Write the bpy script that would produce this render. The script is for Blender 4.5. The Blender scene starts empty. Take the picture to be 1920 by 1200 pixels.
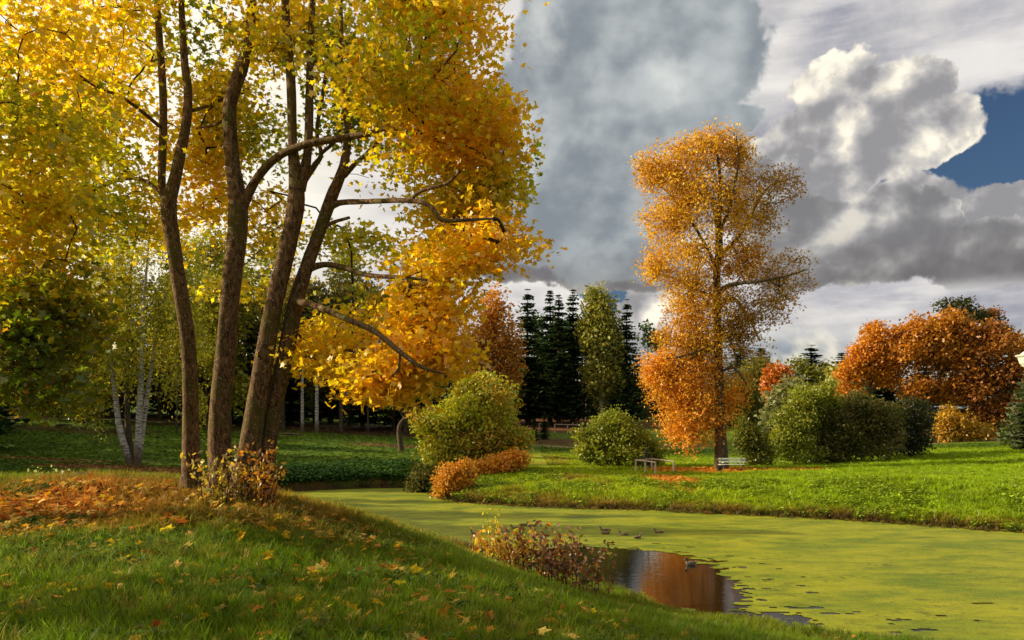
import bpy, bmesh, math, random
import numpy as np
from mathutils import Vector, Matrix

random.seed(7)
rng = np.random.default_rng(7)
S = bpy.context.scene
C = bpy.context.collection

# ------------------------------------------------------------------ camera, light, exposure
CAMZ = 5.0          # eye height over the pond surface (z = 0)
HOR = 790.0         # image row of the horizon in the 1920x1200 photograph
F = 1500.0          # focal length in photograph pixels
cam_d = bpy.data.cameras.new("camera"); cam = bpy.data.objects.new("camera", cam_d); C.objects.link(cam)
cam.location = (0, 0, CAMZ); cam.rotation_euler = (math.radians(90), 0, 0)
cam_d.sensor_width = 36.0; cam_d.lens = 36.0 * F / 1920.0
cam_d.shift_y = (HOR - 600.0) / 1920.0
cam_d.clip_start = 0.1; cam_d.clip_end = 5000
S.camera = cam
S.render.engine = 'CYCLES'
S.view_settings.view_transform = 'Standard'; S.view_settings.look = 'None'
S.view_settings.exposure = 0.62; S.view_settings.gamma = 1.0; S.view_settings.use_curve_mapping = False
S.cycles.max_bounces = 7; S.cycles.transmission_bounces = 5; S.cycles.transparent_max_bounces = 8
S.cycles.diffuse_bounces = 3; S.cycles.glossy_bounces = 3
S.cycles.use_denoising = True

SUN_TO = Vector((-1.0, 0.06, 0.0)).normalized()
SUN_EL = math.radians(24)
sun_vec = Vector((SUN_TO.x * math.cos(SUN_EL), SUN_TO.y * math.cos(SUN_EL), math.sin(SUN_EL)))
sl = bpy.data.lights.new("sun", 'SUN'); so = bpy.data.objects.new("sun", sl); C.objects.link(so)
sl.energy = 5.0; sl.angle = math.radians(0.6); sl.color = (1.0, 0.83, 0.56)
so.rotation_euler = (-sun_vec).to_track_quat('-Z', 'Y').to_euler(); so.location = (-40, 0, 40)


class NG:
    """small helper to write shader maths"""
    def __init__(s, tree):
        s.t = tree; s.n = tree.nodes; s.l = tree.links
    def node(s, typ, **kw):
        n = s.n.new(typ)
        for k, v in kw.items(): setattr(n, k, v)
        return n
    def put(s, sock, v):
        if isinstance(v, bpy.types.NodeSocket): s.l.new(v, sock)
        elif v is not None: sock.default_value = v
    def m(s, op, a, b=None, c=None, clamp=False):
        n = s.n.new('ShaderNodeMath'); n.operation = op; n.use_clamp = clamp
        s.put(n.inputs[0], a)
        if b is not None: s.put(n.inputs[1], b)
        if c is not None: s.put(n.inputs[2], c)
        return n.outputs[0]
    def add(s, a, b): return s.m('ADD', a, b)
    def sub(s, a, b): return s.m('SUBTRACT', a, b)
    def mul(s, a, b): return s.m('MULTIPLY', a, b)
    def mx(s, a, b): return s.m('MAXIMUM', a, b)
    def mn(s, a, b): return s.m('MINIMUM', a, b)
    def ss(s, x, lo, hi, a=0.0, b=1.0):
        n = s.n.new('ShaderNodeMapRange'); n.interpolation_type = 'SMOOTHSTEP'
        s.put(n.inputs[0], x); s.put(n.inputs[1], lo); s.put(n.inputs[2], hi); s.put(n.inputs[3], a); s.put(n.inputs[4], b)
        return n.outputs[0]
    def mix(s, f, a, b, blend='MIX'):
        n = s.n.new('ShaderNodeMix'); n.data_type = 'RGBA'; n.blend_type = blend
        s.put(n.inputs[0], f)
        s.put(n.inputs[6], a if isinstance(a, bpy.types.NodeSocket) else (*a, 1))
        s.put(n.inputs[7], b if isinstance(b, bpy.types.NodeSocket) else (*b, 1))
        return n.outputs[2]
    def noise(s, vec, scale, detail=4, rough=0.5, dist=0.0):
        n = s.n.new('ShaderNodeTexNoise'); s.put(n.inputs['Vector'], vec)
        n.inputs['Scale'].default_value = scale; n.inputs['Detail'].default_value = detail
        n.inputs['Roughness'].default_value = rough; n.inputs['Distortion'].default_value = dist
        return n.outputs[0]
    def vor(s, vec, scale, detail=0, rough=0.5):
        n = s.n.new('ShaderNodeTexVoronoi'); n.feature = 'F1'; s.put(n.inputs['Vector'], vec)
        n.inputs['Scale'].default_value = scale
        n.inputs['Detail'].default_value = detail; n.inputs['Roughness'].default_value = rough
        return n.outputs['Distance']
    def vmap(s, vec, scale=(1, 1, 1), loc=(0, 0, 0), rot=(0, 0, 0)):
        n = s.n.new('ShaderNodeMapping'); s.put(n.inputs[0], vec)
        n.inputs['Scale'].default_value = scale; n.inputs['Location'].default_value = loc; n.inputs['Rotation'].default_value = rot
        return n.outputs[0]
    def comb(s, x, y, z):
        n = s.n.new('ShaderNodeCombineXYZ'); s.put(n.inputs[0], x); s.put(n.inputs[1], y); s.put(n.inputs[2], z)
        return n.outputs[0]
    def ramp(s, fac, stops):
        n = s.n.new('ShaderNodeValToRGB'); s.put(n.inputs[0], fac)
        e = n.color_ramp.elements
        while len(e) < len(stops): e.new(0.5)
        for i, (p, c) in enumerate(stops): e[i].position = p; e[i].color = (*c, 1)
        return n.outputs[0]


# ---- the sky: physical sky with procedural clouds, by compass direction
W = bpy.data.worlds.new("World"); S.world = W; W.use_nodes = True
W.cycles.sampling_method = 'MANUAL'; W.cycles.sample_map_resolution = 1024
g = NG(W.node_tree); W.node_tree.nodes.clear()
tc = g.node('ShaderNodeTexCoord').outputs['Generated']
sep = g.node('ShaderNodeSeparateXYZ'); g.put(sep.inputs[0], tc)
X, Y, Z = sep.outputs
az = g.m('ARCTAN2', X, Y)                       # 0 = ahead, + = right
el = g.m('ARCSINE', Z)
sky = g.node('ShaderNodeTexSky', sky_type='NISHITA'); sky.sun_disc = False
sky.sun_elevation = SUN_EL; sky.sun_rotation = math.atan2(SUN_TO.x, SUN_TO.y) % (2 * math.pi)
sky.air_density = 1.0; sky.dust_density = 0.6; sky.ozone_density = 2.5
blue = g.mix(1.0, sky.outputs[0], (0.33, 0.40, 0.50), 'MULTIPLY')

wn = g.node('ShaderNodeTexNoise'); g.put(wn.inputs['Vector'], tc); wn.inputs['Scale'].default_value = 4.5; wn.inputs['Detail'].default_value = 6; wn.inputs['Roughness'].default_value = 0.62
ws = g.node('ShaderNodeSeparateColor'); g.put(ws.inputs[0], wn.outputs['Color'])
az_w = g.add(az, g.mul(g.sub(ws.outputs[0], 0.5), 0.22)); el_w = g.add(el, g.mul(g.sub(ws.outputs[1], 0.5), 0.16))
def AE(px, py):
    u = (px - 960) / F; v = (HOR - py) / F
    return math.atan(u), math.atan(v / math.sqrt(1 + u * u))
# billow fields (3D, by direction: no seam anywhere)
warp = g.noise(tc, 3.2, 5, 0.6)
bil = g.vor(g.vmap(tc, (1, 1, 1.25)), 7.5, 3.5, 0.55)            # cauliflower relief
off = (0.022, -0.006, -0.018)                                    # step away from the sun side
bil2 = g.vor(g.vmap(tc, (1, 1, 1.25), off), 7.5, 3.5, 0.55)
fb = g.noise(tc, 5.0, 9, 0.62, 0.3)
fb2 = g.noise(g.vmap(tc, (1, 1, 1), off), 5.0, 9, 0.62, 0.3)
big = g.noise(tc, 8.0, 4, 0.55, 0.4)
lit = g.add(g.mul(g.sub(bil, bil2), -1.2), g.mul(g.sub(fb, fb2), 2.2))   # >0 on faces turned to the sun
streak = g.noise(g.vmap(tc, (1.0, 1.0, 5.0), (0, 0, 0), (0, math.radians(-16), 0)), 4.5, 6, 0.55)
edge = g.add(g.mul(g.sub(fb, 0.5), 1.1), g.mul(g.sub(0.45, bil), 0.75))  # makes outlines puffy

def blobs(lst):
    """field: max over soft ellipses (px, py, rx, ry), warped by the billow noise"""
    out = None
    for px, py, rx, ry in lst:
        a0, e0 = AE(px, py)
        dx = g.mul(g.sub(az_w, a0), F / rx); dy = g.mul(g.sub(el_w, e0), F / ry)
        d = g.sub(1.0, g.m('SQRT', g.add(g.mul(dx, dx), g.mul(dy, dy))))
        out = d if out is None else g.mx(out, d)
    return out

K = 13.0   # cloud radiance is given as display value; world strength is 1/K
def col(c): return tuple(v * K for v in c)
# high stratus everywhere, torn open at places
st = g.ss(streak, 0.36, 0.66)
strat = g.mix(st, col((0.20, 0.21, 0.27)), col((0.52, 0.51, 0.53)))
strat = g.mix(g.ss(fb, 0.35, 0.7), strat, g.mix(0.5, strat, col((0.62, 0.60, 0.58))))
hole = g.ss(g.add(blobs([(1880, 290, 190, 120), (1990, 300, 260, 150), (1680, 335, 45, 22), (1150, 560, 50, 40)]), g.mul(edge, 0.35)), -0.02, 0.16)
far_open = g.ss(g.noise(tc, 1.7, 3, 0.5), 0.52, 0.60)          # other gaps all round the sky
inview = g.mul(g.ss(az, -0.75, -0.6), g.ss(az, 0.9, 0.68))
far_open = g.mul(far_open, g.sub(1.0, inview))
open_ = g.mx(hole, far_open)
c = g.mix(open_, strat, blue)
# low bright cloud band near the horizon
low = g.ss(g.add(g.mul(g.sub(0.155, el), 9.0), g.mul(edge, 0.55)), 0.0, 0.5)
lowc = g.mix(g.ss(g.add(lit, g.mul(g.sub(fb, .5), 1.1)), -0.28, 0.34), col((0.20, 0.23, 0.27)), col((0.52, 0.50, 0.45)))
c = g.mix(low, c, lowc)
# bright cumulus tower
f1 = g.add(blobs([(1600, 170, 150, 80), (1705, 140, 75, 55), (1690, 260, 140, 90), (1500, 300, 170, 120), (1750, 270, 75, 60),
                  (1640, 400, 230, 80), (1900, 385, 70, 45), (1990, 400, 90, 50), (1215, 620, 75, 110)]), g.mul(edge, 0.42))
m1 = g.ss(f1, 0.0, 0.10)
rim = g.ss(f1, 0.34, 0.02)
s1 = g.add(g.add(g.mul(lit, 1.5), g.mul(rim, 0.22)), g.add(g.mul(g.sub(el, 0.33), 2.2), g.mul(g.sub(big, 0.5), 1.1)))
c1 = g.ramp(g.ss(s1, -0.42, 0.85), [(0.0, col((0.20, 0.20, 0.22))), (0.40, col((0.33, 0.325, 0.34))), (0.75, col((0.47, 0.455, 0.43))), (1.0, col((0.72, 0.67, 0.59)))])
c = g.mix(m1, c, c1)
# dark cumulus with a flat base
f2 = g.add(blobs([(1640, 420, 120, 90), (1760, 400, 55, 45), (1570, 380, 60, 60), (1800, 480, 300, 75), (1560, 490, 150, 60), (1440, 330, 80, 90), (1500, 440, 70, 110),
                  (2000, 470, 200, 90), (1050, 500, 330, 60)]), g.mul(edge, 0.30))
flat = g.ss(el, AE(1500, 552)[1] - 0.012, AE(1500, 535)[1] + 0.006)
m2 = g.mul(g.ss(f2, 0.0, 0.13), flat)
rim2 = g.ss(f2, 0.25, 0.0)
s2 = g.add(g.add(g.mul(lit, 0.9), g.mul(rim2, 0.25)), g.mul(g.sub(el, 0.22), 1.2))
c2 = g.ramp(g.ss(s2, -0.35, 0.55), [(0.0, col((0.14, 0.14, 0.155))), (0.45, col((0.21, 0.21, 0.225))), (0.8, col((0.33, 0.33, 0.34))), (1.0, col((0.48, 0.46, 0.43)))])
c = g.mix(m2, c, c2)
# great grey shower cloud in the middle
f3 = g.add(blobs([(1260, 60, 190, 170), (1120, 200, 260, 260), (1330, 200, 110, 75), (1080, 420, 250, 130), (1150, 330, 260, 130), (1230, -160, 230, 200)]), g.mul(edge, 0.32))
m3 = g.mul(g.ss(f3, 0.0, 0.12), flat)
rim3 = g.ss(f3, 0.16, 0.0)
s3 = g.add(g.add(g.mul(lit, 0.5), g.mul(g.sub(big, 0.5), 0.75)), g.add(g.mul(rim3, 0.25), g.mul(g.sub(streak, 0.5), 0.5)))
c3 = g.mix(g.ss(s3, -0.35, 0.5), col((0.155, 0.18, 0.215)), col((0.34, 0.37, 0.395)))
thin = g.ss(g.add(blobs([(1265, 165, 60, 75), (1010, 90, 90, 120), (1000, 250, 70, 120)]), g.mul(edge, 0.6)), 0.0, 0.9)
c3 = g.mix(g.mul(thin, 0.7), c3, col((0.50, 0.52, 0.53)))
base_dk = g.mul(g.ss(el, AE(1500, 420)[1], AE(1500, 540)[1]), 0.55)
c3 = g.mix(base_dk, c3, col((0.12, 0.12, 0.13)))
c2 = g.mix(base_dk, c2, col((0.085, 0.08, 0.085)))
c = g.mix(m2, c, c2)
c = g.mix(m3, c, c3)
leftb = g.mul(g.ss(g.add(az, g.mul(g.sub(fb, 0.5), 0.5)), -0.05, -0.38), g.ss(az, -2.6, -2.0))
c = g.mix(g.mul(leftb, 0.8), c, col((0.74, 0.71, 0.64)))
# brightness of thin cloud round the sun (left)
sdn = g.node('ShaderNodeVectorMath', operation='DOT_PRODUCT'); g.put(sdn.inputs[0], tc); sdn.inputs[1].default_value = sun_vec
glow = g.m('POWER', g.mx(sdn.outputs['Value'], 0.0), 2.2)
c = g.mix(g.ss(glow, 0.02, 0.8, 0.0, 0.8), c, col((1.0, 0.9, 0.72)))
c = g.mix(1.0, c, (1.02, 1.0, 0.94), 'MULTIPLY')
# below the horizon
c = g.mix(g.ss(el, 0.0, -0.03), c, col((0.10, 0.10, 0.08)))
bg = g.node('ShaderNodeBackground'); g.put(bg.inputs[0], c); bg.inputs[1].default_value = 1.0 / K
wo = g.node('ShaderNodeOutputWorld'); g.l.new(bg.outputs[0], wo.inputs[0])


# ------------------------------------------------------------------ helpers
def P(px, py, y):
    """the point at depth y that stands at this place in the photograph"""
    return np.array([(px - 960) / F * y, y, CAMZ + (HOR - py) / F * y])

def PX(px, y): return (px - 960) / F * y

def prop(o, label=None, cat=None, group=None, kind=None):
    if label: o['label'] = label
    if cat: o['category'] = cat
    if group: o['group'] = group
    if kind: o['kind'] = kind
    return o

def empty(name, loc, label, cat, group=None, rz=0.0):
    o = bpy.data.objects.new(name, None); C.objects.link(o)
    o.location = loc; o.rotation_euler = (0, 0, rz); o.empty_display_size = 0.2
    return prop(o, label, cat, group)

def mesh_np(name, V, faces, colr=None, smooth=False):
    """faces: list of int arrays (n,k)"""
    V = np.asarray(V, dtype=np.float32)
    me = bpy.data.meshes.new(name)
    me.vertices.add(len(V)); me.vertices.foreach_set('co', V.ravel())
    if not isinstance(faces, list): faces = [faces]
    faces = [np.asarray(f, dtype=np.int32) for f in faces if len(f)]
    tot = sum(f.size for f in faces); nf = sum(len(f) for f in faces)
    me.loops.add(tot); me.polygons.add(nf)
    me.loops.foreach_set('vertex_index', np.concatenate([f.ravel() for f in faces]))
    lt = np.concatenate([np.full(len(f), f.shape[1], dtype=np.int32) for f in faces])
    ls = np.concatenate([[0], np.cumsum(lt)[:-1]]).astype(np.int32)
    me.polygons.foreach_set('loop_start', ls); me.polygons.foreach_set('loop_total', lt)
    if smooth: me.polygons.foreach_set('use_smooth', np.ones(nf, dtype=bool))
    me.update(calc_edges=True)
    if colr is not None:
        a = me.color_attributes.new('Col', 'FLOAT_COLOR', 'POINT')
        cc = np.ones((len(V), 4), dtype=np.float32); cc[:, :3] = colr
        a.data.foreach_set('color', cc.ravel())
    me.validate()
    return me

def link(name, me, mat, parent=None, origin=None):
    """link a mesh given in world coordinates as an object under its parent"""
    if mat and not me.materials: me.materials.append(mat)
    o = bpy.data.objects.new(name, me); C.objects.link(o)
    if parent is not None:
        o.parent = parent
        loc = Vector(parent.location); rz = parent.rotation_euler.z
        M = Matrix.Translation(loc) @ Matrix.Rotation(rz, 4, 'Z')
        me.transform(M.inverted())
    elif origin is not None:
        o.location = origin; me.transform(Matrix.Translation(-Vector(origin)))
    return o

def smoothstep(x, a, b):
    t = np.clip((x - a) / (b - a), 0, 1); return t * t * (3 - 2 * t)

def vnoise(x, y, s=1.0, seed=0):
    """cheap smooth value noise on numpy arrays"""
    x = np.asarray(x) / s; y = np.asarray(y) / s
    xi = np.floor(x).astype(np.int64); yi = np.floor(y).astype(np.int64)
    fx = x - xi; fy = y - yi; fx = fx * fx * (3 - 2 * fx); fy = fy * fy * (3 - 2 * fy)
    def h(a, b):
        n = (a * 374761393 + b * 668265263 + seed * 1442695041) & 0x7fffffff
        n = ((n ^ (n >> 13)) * 1274126177) & 0x7fffffff
        return ((n ^ (n >> 16)) & 0xffff) / 65535.0
    return (h(xi, yi) * (1 - fx) + h(xi + 1, yi) * fx) * (1 - fy) + (h(xi, yi + 1) * (1 - fx) + h(xi + 1, yi + 1) * fx) * fy
def fbm(x, y, s=1.0, seed=0, o=4):
    r = 0; a = 0.5; t = 0
    for i in range(o): r = r + a * vnoise(x, y, s, seed + i * 17); t += a; a *= 0.55; s *= 0.5
    return r / t


# ------------------------------------------------------------------ terrain
def WP(px, py): y = CAMZ * F / (py - HOR); return ((px - 960) / F * y, y)
SHORE = [WP(*p) for p in [(1600, 1195), (1430, 1166), (1300, 1156), (1225, 1142), (1190, 1118), (1120, 1100), (1040, 1085), (960, 1062), (900, 1040), (800, 1010), (700, 982), (600, 955), (520, 936),
                          (500, 927), (550, 922), (610, 919), (680, 916), (760, 915), (800, 924), (845, 938), (870, 943), (1000, 951), (1120, 955), (1230, 957), (1300, 962), (1400, 966), (1500, 971), (1600, 976), (1700, 983), (1800, 991), (1920, 1000), (2300, 1022)]] + [(60, 24), (60, 8), (30, 10), (18, 13.5)]
SH = np.array(SHORE)
def pond_sd(x, y):
    """signed distance to the shore: + on land, - in the pond"""
    x = np.asarray(x, float); y = np.asarray(y, float); sh = x.shape; p = np.stack([x.ravel(), y.ravel()], 1)
    d = np.full(len(p), 1e9); inside = np.zeros(len(p), bool)
    for i in range(len(SH)):
        a = SH[i]; b = SH[(i + 1) % len(SH)]; ab = b - a
        t = np.clip(((p - a) @ ab) / (ab @ ab), 0, 1)
        d = np.minimum(d, np.hypot(*(p - a - t[:, None] * ab).T))
        c1 = (a[1] > p[:, 1]) != (b[1] > p[:, 1])
        with np.errstate(divide='ignore', invalid='ignore'):
            xx = (b[0] - a[0]) * (p[:, 1] - a[1]) / (b[1] - a[1] + 1e-12) + a[0]
        inside ^= c1 & (p[:, 0] < xx)
    return np.where(inside, -d, d).reshape(sh)

CP = [(0, 1200, 5.6), (500, 1200, 5.6), (960, 1200, 5.8), (1250, 1200, 7.5), (400, 1100, 7.5), (0, 1000, 10.5), (400, 1005, 10.2), (800, 1010, 12), (1000, 1110, 9.5),
      (0, 900, 15), (180, 903, 14.5), (350, 915, 13), (450, 920, 13), (540, 935, 14.2), (700, 968, 16), (850, 1005, 16), (1300, 1185, 13), (1200, 1165, 14), (1100, 1130, 13), (1000, 1092, 14), (1250, 1170, 16), (1450, 1198, 13), (1100, 1115, 17), (950, 1060, 17),
      (245, 872, 60), (0, 890, 50), (120, 838, 74), (0, 786, 90), (160, 792, 90), (300, 802, 88), (600, 818, 84), (780, 838, 80), (500, 866, 65), (700, 866, 66), (790, 872, 62),
      (900, 868, 66), (1000, 850, 80), (1060, 825, 96), (1040, 800, 115), (1060, 785, 128), (1200, 785, 128), (1100, 884, 60), (1230, 884, 60), (1345, 879, 62), (1250, 866, 74), (1250, 835, 95),
      (1450, 872, 68), (1620, 864, 70), (1750, 850, 74), (1500, 905, 50), (1250, 905, 52), (1000, 898, 54), (1700, 905, 46), (1920, 925, 42), (1700, 875, 60), (1920, 878, 54), (1920, 832, 84), (1750, 838, 86)]
CW = [P(*c) for c in CP] + [np.array(v, float) for v in [(-10, -6, 3.6), (0, -6, 3.4), (10, -6, 2.2), (-20, 10, 3.8), (-14, 20, 3.0), (-25, 30, 2.2), (-60, 30, 4.5), (-90, 90, 8), (-40, 130, 6.5), (0, 160, 7),
      (60, 150, 5), (120, 120, 4), (120, 60, 3), (70, 20, 2.5), (60, -20, 3), (-60, -30, 5), (0, -60, 4), (-6, 35, 0.6), (-14, 42, 0.8), (0, 28, 0.5)]]
CW = np.array(CW)
EPS = 5.0
def _phi(r2): return np.sqrt(r2 + EPS * EPS)
_D = ((CW[:, None, :2] - CW[None, :, :2]) ** 2).sum(-1)
_mean = CW[:, 2].mean()
_w = np.linalg.solve(_phi(_D) - np.eye(len(CW)) * 0.15, CW[:, 2] - _mean)
def ground(x, y, micro=True):
    x = np.asarray(x, float); y = np.asarray(y, float)
    sh = x.shape; p = np.stack([x.ravel(), y.ravel()], 1); b = np.zeros(len(p))
    for i in range(len(CW)): b += _w[i] * _phi(((p - CW[i, :2]) ** 2).sum(1))
    b = b.reshape(sh) + _mean
    r = np.hypot(x - 10, y - 60)
    b = np.clip(b, 0.3, 14); b = b + (6.0 - b) * smoothstep(r, 130, 420)
    d = pond_sd(x, y)
    steep = smoothstep(y, 44, 50) * smoothstep(-x, 5.5, 7.5)
    w = 3.2 * (1 - steep) + 2.4 * steep
    e0 = 0.05 + 0.5 * steep
    h = e0 * smoothstep(d, 0, 0.35) + (b - e0) * (1 - np.exp(-np.maximum(d, 0) / w))
    if micro:
        h = h + smoothstep(d, 0.3, 2.5) * ((fbm(x, y, 2.2, 3) - 0.5) * 0.22 + (fbm(x, y, 0.7, 9, 2) - 0.5) * 0.05)
    return np.where(d > 0, h, -0.7 * smoothstep(-d, 0, 2.0) - 0.02)
def gz(x, y): return float(ground(np.array([x]), np.array([y]))[0])
def G(px, y):
    """point on the ground below image column px at depth y"""
    x = PX(px, y); return np.array([x, y, gz(x, y)])
def GS(px, py, y0=4.0, y1=140.0):
    """point where the sight line through (px, py) first meets the ground"""
    ys = np.linspace(y0, y1, 3000); xs = (px - 960) / F * ys; zl = CAMZ + (HOR - py) / F * ys
    hit = np.nonzero(ground(xs, ys, False) > zl)[0]
    i = hit[0] if len(hit) else len(ys) - 1
    return np.array([xs[i], ys[i], gz(xs[i], ys[i])])

LIT = []   # litter patches: (x, y, rx, ry, colour, strength)
def litter(px, y, rx, ry, colr, s=1.0): LIT.append((PX(px, y), y, rx, ry, np.array(colr), s))
litter(1320, 61, 5.0, 3.2, (0.62, 0.22, 0.02)); litter(1250, 54, 2.2, 5.5, (0.50, 0.20, 0.03), .9); litter(1470, 60, 5, 1.6, (0.40, 0.22, 0.03), .7)
litter(180, 58, 8, 2.2, (0.22, 0.11, 0.03)); litter(300, 57, 4, 3, (0.24, 0.11, 0.03)); litter(90, 62, 9, 1.4, (0.20, 0.10, 0.03), .8)
litter(1050, 118, 24, 16, (0.15, 0.06, 0.025)); litter(1050, 88, 10, 1.0, (0.28, 0.22, 0.10)); litter(1250, 94, 8, 2.2, (0.15, 0.09, 0.03), .7)
litter(700, 95, 30, 12, (0.10, 0.05, 0.02), .9); litter(760, 80, 8, 1.5, (0.14, 0.07, 0.03)); litter(150, 84, 12, 3, (0.10, 0.05, 0.02), .7); litter(60, 100, 60, 12, (0.06, 0.035, 0.02), .9)
litter(100, 12.5, 4.0, 3.6, (0.16, 0.08, 0.015), .62); litter(80, 11.8, 1.0, 1.6, (0.36, 0.12, 0.02), 1.0); litter(300, 12.2, 3.8, 2.6, (0.16, 0.09, 0.015), .55); litter(480, 12.0, 3.0, 2.2, (0.16, 0.09, 0.015), .5); litter(700, 15, 3.0, 2.4, (0.22, 0.15, 0.02), .5)
litter(1820, 92, 16, 2.2, (0.30, 0.18, 0.10))
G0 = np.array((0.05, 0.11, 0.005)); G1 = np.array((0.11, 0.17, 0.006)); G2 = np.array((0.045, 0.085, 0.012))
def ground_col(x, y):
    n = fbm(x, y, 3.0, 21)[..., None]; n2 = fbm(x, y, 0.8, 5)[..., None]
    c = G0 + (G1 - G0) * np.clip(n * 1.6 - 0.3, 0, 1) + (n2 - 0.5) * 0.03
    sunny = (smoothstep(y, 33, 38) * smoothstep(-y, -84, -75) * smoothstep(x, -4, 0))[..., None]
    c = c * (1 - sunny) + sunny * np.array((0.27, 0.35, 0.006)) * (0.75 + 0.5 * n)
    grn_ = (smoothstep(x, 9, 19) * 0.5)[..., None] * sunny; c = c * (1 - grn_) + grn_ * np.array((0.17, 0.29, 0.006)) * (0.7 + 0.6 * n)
    # mown, already yellowing strip and dry reeds along the right shore
    d = pond_sd(x, y)
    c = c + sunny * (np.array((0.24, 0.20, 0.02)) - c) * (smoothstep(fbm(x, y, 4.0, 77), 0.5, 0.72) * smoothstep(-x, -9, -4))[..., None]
    dry = smoothstep(-d, -2.2, -0.3) * smoothstep(fbm(x, y, 1.2, 31), 0.28, 0.6) * smoothstep(y, 24, 30)
    c = c + (np.array((0.20, 0.10, 0.02)) - c) * dry[..., None] * 0.85
    for (lx, ly, rx, ry, lc, s) in LIT:
        q = np.hypot((x - lx) / rx, (y - ly) / ry) + (fbm(x, y, min(rx, ry) * 0.7, 13) - 0.5) * 1.1
        m = (smoothstep(-q, -1.0, -0.45) * s)[..., None]
        c = c + (lc * (0.7 + 0.6 * n2) - c) * m
    mud = (smoothstep(-d, -0.5, -0.05))[..., None]
    c = c + (np.array((0.035, 0.022, 0.012)) - c) * mud * 0.9
    return np.clip(c, 0.004, 1)
def litter_amt(x, y):
    t = np.zeros(np.shape(x))
    for (lx, ly, rx, ry, lc, s) in LIT:
        q = np.hypot((x - lx) / rx, (y - ly) / ry) + (fbm(x, y, min(rx, ry) * 0.7, 13) - 0.5) * 1.1
        t = np.maximum(t, smoothstep(-q, -1.0, -0.45) * s)
    return t

def new_mat(name):
    m = bpy.data.materials.new(name); m.use_nodes = True; m.node_tree.nodes.clear()
    n = NG(m.node_tree); o = n.node('ShaderNodeOutputMaterial'); return m, n, o

def mat_simple(name, colr, rough=0.7, bump=0.0, bscale=20, var=0.3, vscale=6, stretch=(1, 1, 1), spec=0.3, colr2=None):
    m, n, o = new_mat(name)
    tcn = n.node('ShaderNodeTexCoord').outputs['Object']; v = n.vmap(tcn, stretch)
    nz = n.noise(v, vscale, 6, 0.6)
    c2 = colr2 if colr2 else tuple(max(0, x * (1 - var)) for x in colr)
    cc = n.mix(n.ss(nz, 0.35, 0.65), c2, tuple(min(1, x * (1 + (0 if colr2 else var))) for x in colr))
    b = n.node('ShaderNodeBsdfPrincipled'); n.put(b.inputs['Base Color'], cc); b.inputs['Roughness'].default_value = rough
    b.inputs['Specular IOR Level'].default_value = spec
    if bump:
        bn = n.node('ShaderNodeBump'); bn.inputs['Strength'].default_value = bump; bn.inputs['Distance'].default_value = 0.02
        n.put(bn.inputs['Height'], n.noise(v, bscale, 5, 0.6)); n.l.new(bn.outputs[0], b.inputs['Normal'])
    n.l.new(b.outputs[0], o.inputs[0]); return m

def mat_ground():
    m, n, o = new_mat('ground_turf')
    at = n.node('ShaderNodeAttribute'); at.attribute_name = 'Col'
    tcn = n.node('ShaderNodeTexCoord').outputs['Object']
    a = n.noise(tcn, 9.0, 8, 0.7); b2 = n.noise(tcn, 1.3, 5, 0.6); sp = n.vor(tcn, 14.0, 1, 0.5)
    f = n.add(n.mul(a, 1.1), n.mul(b2, 0.55))
    c = n.mix(1.0, at.outputs['Color'], n.ramp(n.ss(f, 0.5, 1.1), [(0, (0.45, 0.45, 0.45)), (1, (1.55, 1.5, 1.3))]), 'MULTIPLY')
    b = n.node('ShaderNodeBsdfPrincipled'); n.put(b.inputs['Base Color'], c); b.inputs['Roughness'].default_value = 0.9
    b.inputs['Specular IOR Level'].default_value = 0.15
    bn = n.node('ShaderNodeBump'); bn.inputs['Strength'].default_value = 0.9; bn.inputs['Distance'].default_value = 0.12
    n.put(bn.inputs['Height'], n.add(a, n.mul(sp, 0.6))); n.l.new(bn.outputs[0], b.inputs['Normal'])
    n.l.new(b.outputs[0], o.inputs[0]); return m

def axis(parts):
    out = [parts[0][0]]
    for a, b, st in parts:
        k = max(1, int(round((b - a) / st))); out += list(np.linspace(a, b, k + 1)[1:])
    return np.array(out)
xs = axis([(-1500, -300, 200), (-300, -110, 18), (-110, -40, 3.0), (-40, -12, 0.7), (-12, 12, 0.25), (12, 45, 0.6), (45, 110, 3.0), (110, 300, 18), (300, 1500, 200)])
ys = axis([(-700, -100, 100), (-100, -8, 8), (-8, 3, 1.0), (3, 30, 0.25), (30, 62, 0.3), (62, 100, 0.8), (100, 150, 3), (150, 300, 15), (300, 1700, 200)])
gx, gy = np.meshgrid(xs, ys)
gzv = ground(gx, gy)
V = np.stack([gx, gy, gzv], -1).reshape(-1, 3)
nx, ny = len(xs), len(ys)
ii = np.arange(nx * ny).reshape(ny, nx)
Fq = np.stack([ii[:-1, :-1], ii[:-1, 1:], ii[1:, 1:], ii[1:, :-1]], -1).reshape(-1, 4)
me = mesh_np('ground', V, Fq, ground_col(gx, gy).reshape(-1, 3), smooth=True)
prop(link('ground', me, mat_ground()), kind='structure')

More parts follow.
